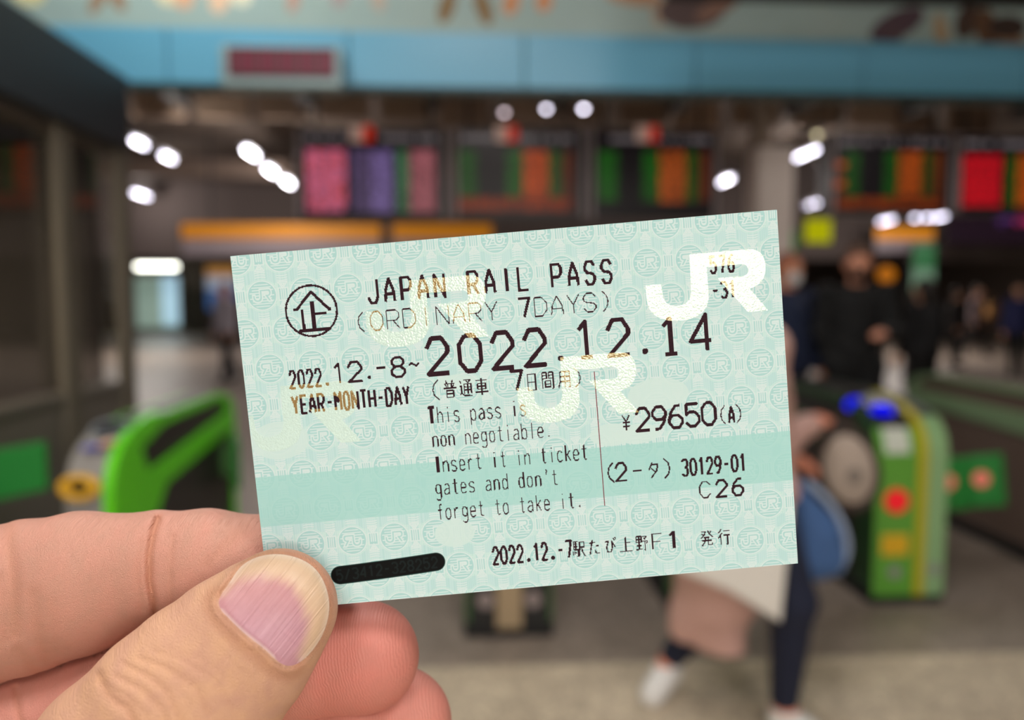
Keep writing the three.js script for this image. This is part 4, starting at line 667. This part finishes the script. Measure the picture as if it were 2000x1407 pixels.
// the foil's own print: pale gold, darker gold where the ink lies under it
const foilMap = canvasTex(TXW, TXH, (c, W, H) => {
  const im = c.createImageData(W, H), d = im.data, r = rng(13);
  for (let y = 0; y < H; y++) for (let x = 0; x < W; x++) { const o = (y * W + x) * 4, k = ink[Math.floor(y / 3) * DOTS + Math.floor(x / 3)], n = (r() - 0.5) * 22, v = k ? [150, 116, 66] : [216, 244, 238]; d[o] = v[0] + n; d[o + 1] = v[1] + n; d[o + 2] = v[2] + n; d[o + 3] = 255; }
  c.putImageData(im, 0, 0);
});
const TICKET = new THREE.Matrix4().makeRotationAxis(V(0.0740413, 0.0126641, 0.0861279).normalize(), Math.hypot(0.0740413, 0.0126641, 0.0861279)).setPosition(0.00125454, -0.00835061, -0.1210808);
{
  const m = camera.matrixWorld.clone().multiply(TICKET), t = thing('ticket', 'pale green printed paper rail ticket held up in front of the ticket gates', 'ticket');
  m.decompose(t.position, t.quaternion, t.scale);
  const edge = std(0xe6efec, 0.8), back = std(0x2a2220, 0.7), front = new THREE.MeshPhysicalMaterial({ map: ticketMap, roughness: 0.7, specularIntensity: 0.35 });
  const g = new THREE.BoxGeometry(TW / 1000, TH / 1000, 0.00024).translate(0, 0, -0.00012);
  part('paper', g, [edge, edge, edge, edge, front, back], t);
  // four foil emblems, a hair proud of the paper
  const nf = rng(21), grain = dataTex(512, 512, () => { const v = nf() * 255; return [v, v, v]; }); grain.repeat.set(1.25, 0.83);
  const foil = new THREE.MeshPhysicalMaterial({ map: foilMap, metalness: 0, roughness: 0.24, ior: 2.33, specularColor: new THREE.Color(1, 1, 0.72), bumpMap: grain, bumpScale: 0.00004 });
  const make = (ox, oy) => {
    const f = (x, y) => [(Math.max(x + ox, 0.15) - TW / 2) / 1000, (TH / 2 - (y + oy)) / 1000], s = logoPath(new THREE.Shape(), f) ?? 0;
    const e = new THREE.ExtrudeGeometry(s, { depth: 0.000012, bevelEnabled: false, curveSegments: 24 }), p = e.attributes.position, uv = e.attributes.uv;
    for (let i = 0; i < p.count; i++) uv.setXY(i, p.getX(i) * 1000 / TW + 0.5, p.getY(i) * 1000 / TH + 0.5);
    return e;
  };
  for (const [ox, oy, l] of [[0, 0, 'brightest foil emblem, top right'], [-43.9, 0.3, 'foil emblem over the title'], [-21.4, 14.3, 'foil emblem under the large date'], [-65.45, 15.0, 'faint foil emblem at the left edge']]) part('foil_emblem', make(ox, oy), foil, t).userData.label = l;
}

// ---------------------------------------------------------------- the hand that holds the ticket (millimetres, seen from the eye: x right, y up, z towards the eye)
{
  const hp = (px, py, d) => [(px - PX) / FOCAL * d, (PY - py) / FOCAL * d, -d];
  // a finger: stations of middle (where and how deep), half width across, half thickness
  const chain = (st) => st.map(([px, py, hw, d, th]) => ({ c: hp(px, py, d), ra: hw * d / FOCAL, rb: th }));
  const F = {
    thumb: chain([[545, 1187, 114, 115.6, 6.2], [515, 1218, 128, 115.2, 6.8], [470, 1264, 147, 114.6, 7.7], [402, 1332, 164, 114, 9.2], [349, 1391, 178, 113.5, 10.4], [256, 1503, 198, 114, 11.5], [150, 1640, 205, 118, 12.5], [30, 1850, 230, 127, 14], [-60, 2080, 230, 138, 16]]),
    index: chain([[646, 1122, 50, 130.6, 5.2], [600, 1120, 82, 130.9, 7.2], [510, 1114, 103, 131.2, 8.4], [400, 1107, 109, 131.4, 8.8], [300, 1109, 107, 131.4, 8.7], [160, 1138, 136, 131.2, 9.8], [50, 1165, 146, 132, 10.4], [-60, 1195, 148, 134.5, 10.4], [-150, 1280, 140, 141, 10.5], [-130, 1560, 140, 152, 10.8], [20, 1850, 150, 158, 12]]),
    middle: chain([[713, 1283, 105, 132.3, 8.4], [600, 1287, 107, 132.8, 8.8], [450, 1308, 110, 133.4, 9], [250, 1360, 112, 135, 9.4], [20, 1440, 116, 138, 10], [-130, 1530, 120, 143, 10.2], [-100, 1780, 125, 156, 10.6], [100, 1980, 140, 161, 12]]),
    ring: chain([[778, 1412, 104, 138.6, 8.3], [690, 1418, 106, 139, 8.6], [500, 1440, 107, 140, 8.9], [250, 1520, 110, 142, 9.4], [0, 1640, 112, 148, 9.6], [20, 1850, 118, 158, 10.4], [220, 2050, 130, 161, 12]]),
    little: chain([[640, 1590, 82, 146, 6.8], [540, 1600, 86, 146.5, 7.2], [360, 1630, 88, 148, 7.6], [150, 1740, 92, 154, 8], [180, 1900, 98, 160, 8.8], [340, 2100, 110, 161, 11]]),
  };
  const dot3 = (a, b) => a[0] * b[0] + a[1] * b[1] + a[2] * b[2];
  const norm3 = (a) => { const l = Math.hypot(...a) || 1; return [a[0] / l, a[1] / l, a[2] / l]; };
  const segs = Object.entries(F).map(([name, st]) => {
    const out = []; let run = 0;
    for (let i = 0; i + 1 < st.length; i++) {
      const p = st[i], q = st[i + 1], d = sub(q.c, p.c), L = Math.hypot(...d), ax = norm3(d), a = norm3(cross(ax, [0.05, 0.1, 1])), b = cross(a, ax);
      out.push({ p: p.c, d, LL: L * L, L, ax, a, b, r0: p.ra, r1: q.ra, t0: p.rb, t1: q.rb, run }); run += L;
    }
    return { name, out };
  });
  const info = { u: 0, v: 0 };
  function finger(list, x, y, z, want) {
    let best = 1e9, d = 1e9;
    for (let i = 0; i < list.length; i++) {
      const s = list[i], qx = x - s.p[0], qy = y - s.p[1], qz = z - s.p[2], t = clamp((qx * s.d[0] + qy * s.d[1] + qz * s.d[2]) / s.LL, 0, 1);
      const ex = qx - s.d[0] * t, ey = qy - s.d[1] * t, ez = qz - s.d[2] * t, ra = lerp(s.r0, s.r1, t), rb = lerp(s.t0, s.t1, t);
      const A = ex * s.a[0] + ey * s.a[1] + ez * s.a[2], B = ex * s.b[0] + ey * s.b[1] + ez * s.b[2], C = ex * s.ax[0] + ey * s.ax[1] + ez * s.ax[2], rc = i === 0 ? Math.min(ra, rb * 1.35) * 0.4 + ra * 0.6 : (ra + rb) / 2;
      const k = Math.hypot(A / ra, B / rb, C / rc) || 1e-6, g = Math.hypot(A / ra / ra, B / rb / rb, C / rc / rc) || 1e-6, e = k * (k - 1) / g;
      if (e < best) { best = e; if (want) { info.u = s.run + s.L * t + C; info.v = Math.atan2(A, B) * (ra + rb) / 2; } }
      d = i ? smin(d, e, 1.2) : e;
    }
    return d;
  }
  const palm = union([cap(hp(20, 1900, 158), hp(200, 2080, 160), 14, 14), cap(hp(200, 2080, 160), hp(360, 2150, 160), 14, 12), cap(hp(60, 2000, 158), hp(40, 2500, 160), 17, 20), cap(hp(300, 2120, 160), hp(160, 2500, 160), 14, 17), cap(hp(-40, 2060, 140), hp(60, 2450, 158), 16, 17), cap(hp(90, 2450, 160), hp(60, 2750, 160), 24, 22)], 10);
  // the ticket as the flesh feels it
  const inv = TICKET.clone().invert(), tmp = V();
  function ticketBox(x, y, z) { tmp.set(x / 1000, y / 1000, z / 1000).applyMatrix4(inv).multiplyScalar(1000); const a = Math.abs(tmp.x) - TW / 2, b = Math.abs(tmp.y) - TH / 2, c = Math.abs(tmp.z + 0.12) - 0.14; return Math.hypot(Math.max(a, 0), Math.max(b, 0), Math.max(c, 0)) + Math.min(Math.max(a, b, c), 0); }
  // folds: polylines where the photograph shows them, [finger, points, width mm, depth mm]
  const pl = (s) => s.split(' ').map((p) => p.split(',').map(Number));
  const FOLDS = [
    [1, '308,1014 299,1040 291,1085 292,1135 301,1185 306,1225', 0.8, 0.7], [1, '338,1050 332,1110 335,1180', 0.7, 0.16], [1, '275,1060 268,1120 278,1190', 0.8, 0.12], [1, '16,1030 20,1090 27,1150 30,1240', 1.5, 0.28], [1, '64,1160 72,1220 90,1285', 1.6, 0.2], [1, '36,1270 62,1300 86,1320', 1.4, 0.2], [1, '100,1180 104,1240 112,1300', 1.5, 0.12], [1, '478,1030 440,1066 408,1104', 1.2, 0.16], [1, '0,1130 8,1190 10,1250', 1.2, 0.15],
    [0, '196,1322 208,1354 230,1373 250,1384 262,1412', 1.16, 0.28], [0, '243,1298 290,1322 325,1352 352,1410', 0.87, 0.15], [0, '272,1288 325,1305 382,1342 408,1396', 0.80, 0.12], [0, '303,1274 362,1291 420,1330 450,1384', 0.72, 0.08], [0, '226,1322 276,1346 314,1384 326,1412', 0.87, 0.14], [0, '330,1268 388,1286 440,1322 474,1366', 0.65, 0.06], [0, '206,1340 250,1362 284,1396 290,1420', 0.72, 0.10], [0, '400,1240 440,1282 486,1322', 0.72, 0.04], [0, '420,1226 450,1262 500,1304 540,1330', 0.72, 0.06],
    [2, '30,1345 36,1400 60,1440', 0.8, 0.3], [2, '480,1205 470,1300 486,1400', 0.9, 0.5],
  ].map(([f, s, w, d]) => ({ f, p: pl(s), w, d }));
  const segd = (x, y, p) => { let m = 1e9; for (let i = 0; i + 1 < p.length; i++) { const dx = p[i + 1][0] - p[i][0], dy = p[i + 1][1] - p[i][1], t = clamp(((x - p[i][0]) * dx + (y - p[i][1]) * dy) / (dx * dx + dy * dy), 0, 1), a = x - p[i][0] - dx * t, b = y - p[i][1] - dy * t; m = Math.min(m, a * a + b * b); } return Math.sqrt(m); };
  const NAIL = new THREE.CatmullRomCurve3(pl('428,1172 450,1136 472,1106 502,1089 542,1083 583,1091 613,1109 633,1138 643,1179 639,1215 624,1251 596,1286 569,1301 550,1297 515,1267 476,1236 446,1207 431,1190').map(([x, y]) => V(x, y, 0)), true, 'centripetal').getPoints(110).slice(0, 110).map((v) => [v.x, v.y]);
  const nailRing = [...NAIL, NAIL[0]], FOLDED = [...NAIL.slice(70), ...NAIL.slice(0, 8)];
  const inNail = (x, y) => { let c = false; for (let i = 0, j = NAIL.length - 1; i < NAIL.length; j = i++) { const [xi, yi] = NAIL[i], [xj, yj] = NAIL[j]; if ((yi > y) !== (yj > y) && x < (xj - xi) * (y - yi) / (yj - yi) + xi) c = !c; } return c; };
  const mm = 0.0755;                                                // one pixel at the thumb
  let who = 0;
  function skin(x, y, z) {
    let d = 1e9; who = 0;
    for (let k = 0; k < 5; k++) { const e = finger(segs[k].out, x, y, z); if (e < d) { if (y > -70) d = e; else d = smin(d, e, 6); who = k; } else if (y < -70) d = smin(d, e, 6); }
    if (y < -70) d = smin(d, palm(x, y, z), 10);
    if (Math.abs(d) < 1.6 && y > -62) {
      const u = PX - FOCAL * x / z, v = PY + FOCAL * y / z;
      for (const f of FOLDS) { if (f.f !== who) continue; const q = f.p, x0 = Math.min(q[0][0], q[q.length - 1][0]) - 60; if (u < x0) continue; const s = segd(u, v, f.p) * (who ? 0.082 : mm) / f.w; if (s < 2.6) d += f.d * (Math.exp(-s * s * 2.2) - 0.1 * Math.exp(-(s - 1.5) * (s - 1.5) * 1.5)); }
      if (who === 0 && u > 395 && v < 1345) { const s = segd(u, v, nailRing) * mm, i = inNail(u, v); const side = segd(u, v, FOLDED) * mm; d += i ? 0.45 * sstep(0.1, 0.8, s) : -0.34 * Math.exp(-(s - 0.75) * (s - 0.75) * 3.5) * Math.exp(-(Math.max(0, side - 1) ** 2)) + 0.14 * Math.exp(-s * s * 12); }
      if (y > -60 && Math.abs(z + 124) < 12) d = smax(d, -(ticketBox(x, y, z) - 0.04), 0.25);
    }
    return d;
  }
  const lo = [-130, -206, -176], hi = [28, -14, -98], g = surface(skin, lo, hi, 0.46, 0.22);
  const p = g.attributes.position, uv = g.attributes.uv, col = new Float32Array(p.count * 3), owner = new Uint8Array(p.count), along = new Float32Array(p.count), n1 = noiseTile(41, 64), n2 = noiseTile(42, 64), c = new THREE.Color();
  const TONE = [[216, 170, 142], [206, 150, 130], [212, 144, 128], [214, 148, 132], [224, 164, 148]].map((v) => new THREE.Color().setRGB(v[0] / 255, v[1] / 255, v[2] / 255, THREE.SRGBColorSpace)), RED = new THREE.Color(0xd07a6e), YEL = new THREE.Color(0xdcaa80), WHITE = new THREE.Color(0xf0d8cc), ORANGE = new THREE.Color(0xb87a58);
  for (let i = 0; i < p.count; i++) {
    const x = p.getX(i), y = p.getY(i), z = p.getZ(i); skin(x, y, z); const w = who; finger(segs[w].out, x, y, z, true);
    { const st = Object.values(F)[w], o = st[0].c, ax = norm3(sub(st[3].c, o)), sd = norm3(cross(ax, [0.05, 0.1, 1])), q = sub([x, y, z], o); uv.setXY(i, dot3(q, ax) / 12, (dot3(q, sd) + 0.6 * dot3(q, cross(sd, ax))) / 12); } owner[i] = w; along[i] = info.u;
    const m = n1(x / 2.4 + 50, y / 2.4 + z / 5 + 50) * 0.6 + n2(x / 0.8 + 90, y / 0.8 + 90) * 0.4, u = PX - FOCAL * x / z, v = PY + FOCAL * y / z;
    c.copy(TONE[w]);
    if (w) c.lerp(RED, (w === 2 ? 0.62 : 0.45) * (1 - sstep(2, 17, info.u)) + 0.3 * (m - 0.4)); else { c.lerp(YEL, 0.3 + 0.7 * (m - 0.5)); c.lerp(RED, 0.06 + 0.3 * (0.5 - m)); c.lerp(RED, 0.3 * (1 - sstep(-9, -4, info.u)) + 0.1 * m); }
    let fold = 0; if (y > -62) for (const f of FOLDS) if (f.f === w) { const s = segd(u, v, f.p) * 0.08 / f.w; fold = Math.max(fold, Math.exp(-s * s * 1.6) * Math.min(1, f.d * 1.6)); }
    c.lerp(ORANGE, 0.55 * fold);  // creases redder by themselves, and their missing shade put into the colour
    if (!w && u > 380 && v < 1345) { const s = segd(u, v, nailRing) * mm, root = segd(u, v, NAIL.slice(75)) * mm; c.lerp(ORANGE, 0.4 * Math.exp(-((root - 1.6) ** 2)) * (inNail(u, v) ? 0 : 1)); if (!inNail(u, v)) c.lerp(ORANGE, 0.45 * Math.exp(-((s - 0.3) ** 2) * 8)); c.lerp(WHITE, 0.4 * Math.exp(-root * root * 16) * m); }
    const k = 0.94 + 0.12 * m; col[i * 3] = c.r * k; col[i * 3 + 1] = c.g * k; col[i * 3 + 2] = c.b * k;
  }
  g.setAttribute('color', new THREE.BufferAttribute(col, 3));
  // fine relief of the skin: crossing furrows and pores
  const a1 = noiseTile(51, 128), a2 = noiseTile(52, 256), a3 = noiseTile(53, 32);
  const bump = dataTex(512, 512, (x, y) => {
    const w = a3(x / 16, y / 16) * 9, f1 = Math.abs(Math.sin((x * 0.9 + y * 0.25) * 0.2454 + w)), f2 = Math.abs(Math.sin((x * 0.3 - y) * 0.1718 + w * 0.8)), q = a1(x / 4, y / 4), s = a2(x / 2, y / 2);
    const v = 255 * clamp(0.3 * sstep(0, 0.4, f1) * (0.4 + q) + 0.25 * sstep(0, 0.35, f2) * (0.3 + s) + 0.25 * q + 0.12 * s, 0, 1); return [v, v, v];
  });
  const m = new THREE.MeshPhysicalMaterial({ vertexColors: true, roughness: 0.52, bumpMap: bump, bumpScale: 0.00013, specularIntensity: 0.7, sheen: 0.15, sheenRoughness: 0.5, sheenColor: new THREE.Color(0xffd0c0) });
  g.scale(0.001, 0.001, 0.001);
  const centre = V(-0.05, -0.05, -0.125), t = thing('hand', 'left hand at the lower left holding the ticket between thumb and fingers', 'hand', centre.clone().applyMatrix4(camera.matrixWorld));
  t.quaternion.copy(camera.quaternion); g.translate(-centre.x, -centre.y, -centre.z);
  // the pads of the fingers carry print ridges: their faces take a second material
  const n5 = noiseTile(81, 32), ridge = dataTex(512, 512, (x, y) => { const w = n5(x / 32, y / 16) * 1.6 + n5(x / 64 + 7, y / 64) * 3, v = 255 * clamp(0.45 + 0.3 * Math.sin(x / 512 * 25 * Math.PI * 2 + w * 2) + 0.2 * (a2(x / 2, y / 2) - 0.5), 0, 1); return [v, v, v]; });
  const I = g.index.array, A = [], B = []; for (let i = 0; i < I.length; i += 3) (owner[I[i]] > 1 && along[I[i]] < 24 ? B : A).push(I[i], I[i + 1], I[i + 2]);
  { const all = new Uint32Array(A.length + B.length); all.set(A); all.set(B, A.length); g.setIndex(new THREE.BufferAttribute(all, 1)); } g.clearGroups(); g.addGroup(0, A.length, 0); g.addGroup(A.length, B.length, 1);
  const m2 = m.clone(); m2.bumpMap = ridge; m2.bumpScale = 0.00006;
  part('skin', g, [m, m2], t);
  // thumbnail: a curved plate set into the skin
  const cx = 540, cy = 1193, R = 22, N = NAIL.length, pos = [], nuv = [], ncol = [], idx = [], PINK = new THREE.Color(0xc88b8b), CREAM = new THREE.Color(0xe0bd9e), MAUVE = new THREE.Color(0xc490a0), PALE = new THREE.Color(0xf2dcd0), distal = NAIL.slice(6, 70), SMILE = pl('436,1158 447,1144 463,1132 487,1124 508,1122 530,1124 548,1128 562,1135 574,1145 584,1157 592,1172 599,1190 603,1210 603,1232 600,1254 592,1282'), BED = [...SMILE, [596, 1300], [560, 1330], [400, 1220], [420, 1170]], inside = (x, y, P) => { let q = false; for (let i = 0, j = P.length - 1; i < P.length; j = i++) if ((P[i][1] > y) !== (P[j][1] > y) && x < (P[j][0] - P[i][0]) * (y - P[i][1]) / (P[j][1] - P[i][1]) + P[i][0]) q = !q; return q; }, n3 = noiseTile(61, 128);
  const top = (u, v) => { let d = 100; for (let i = 0; i < 60; i++) { const q = hp(u, v, d), e = finger(segs[0].out, ...q); d += Math.max(e, 0) * 0.8; if (e < 0.003) break; } return d; };
  for (let j = 0; j <= R; j++) for (let i = 0; i < N; i++) {
    const k = j / R, s = j === R ? 1 : k, u = lerp(cx, NAIL[i][0], s), v = lerp(cy, NAIL[i][1], s), rim = sstep(0.86, 1, k), depth = top(u, v), q = hp(u, v, depth - 0.16 + 0.13 * rim);
    pos.push(q[0] / 1000 - centre.x, q[1] / 1000 - centre.y, q[2] / 1000 - centre.z);
    const al = ((u - cx) * 0.62 - (v - cy) * 0.78) * mm, ac = ((u - cx) * 0.78 + (v - cy) * 0.62) * mm; nuv.push(al / 10, ac / 10);
    const wob = (n3(ac * 2.2 + 40, 5) - 0.5) * 9, e = segd(u, v, SMILE) * (inside(u, v, BED) ? -1 : 1);
    c.copy(PINK).lerp(MAUVE, clamp(0.5 + ac / 12 - al / 12, 0, 0.8)).lerp(CREAM, sstep(-20 + wob, 15 + wob, e)); c.lerp(PALE, 0.5 * (1 - sstep(2, 7, segd(u, v, distal)))); c.lerp(PALE, 0.55 * (1 - sstep(1, 6, segd(u, v, NAIL.slice(82, 104)))));
    ncol.push(c.r, c.g, c.b);
  }
  for (let j = 0; j < R; j++) for (let i = 0; i < N; i++) { const a = j * N + i, b = j * N + (i + 1) % N; idx.push(a, a + N, b, b, a + N, b + N); }
  const ng = new THREE.BufferGeometry(); ng.setAttribute('position', new THREE.Float32BufferAttribute(pos, 3)); ng.setAttribute('uv', new THREE.Float32BufferAttribute(nuv, 2)); ng.setAttribute('color', new THREE.Float32BufferAttribute(ncol, 3)); ng.setIndex(idx); ng.computeVertexNormals();
  if (ng.attributes.normal.getZ(0) < 0) { for (let i = 0; i < idx.length; i += 3) { const q = idx[i]; idx[i] = idx[i + 1]; idx[i + 1] = q; } ng.setIndex(idx); ng.computeVertexNormals(); }
  const r1 = noiseTile(71, 256), ridges = dataTex(64, 512, (x, y) => { const v = 255 * (0.5 * r1(0.5, y / 4) + 0.3 * r1(9.5, y / 11) + 0.2 * r1(x / 20, y / 2)); return [v, v, v]; });
  part('thumbnail', ng, new THREE.MeshPhysicalMaterial({ vertexColors: true, roughness: 0.34, bumpMap: ridges, bumpScale: 0.00012, clearcoat: 0.25, clearcoatRoughness: 0.35 }), t).userData.label = 'pink thumbnail with a cream edge';
  // cuff of the sleeve, below the frame
  const w0 = hp(72, 2640, 160), w1 = hp(30, 4300, 150), ctr = new THREE.CatmullRomCurve3([V(...w0), V(...mixp(w0, w1, 0.5)), V(...w1)].map((q) => q.divideScalar(1000).sub(centre)));
  part('sleeve', mergeGeometries([new THREE.TubeGeometry(ctr, 24, 0.036, 28), new THREE.TorusGeometry(0.034, 0.004, 12, 32).rotateX(Math.PI / 2).translate(...ctr.getPoint(0).toArray())]), std(0x25282e, 0.9), t);
}

renderer.render(scene, camera);
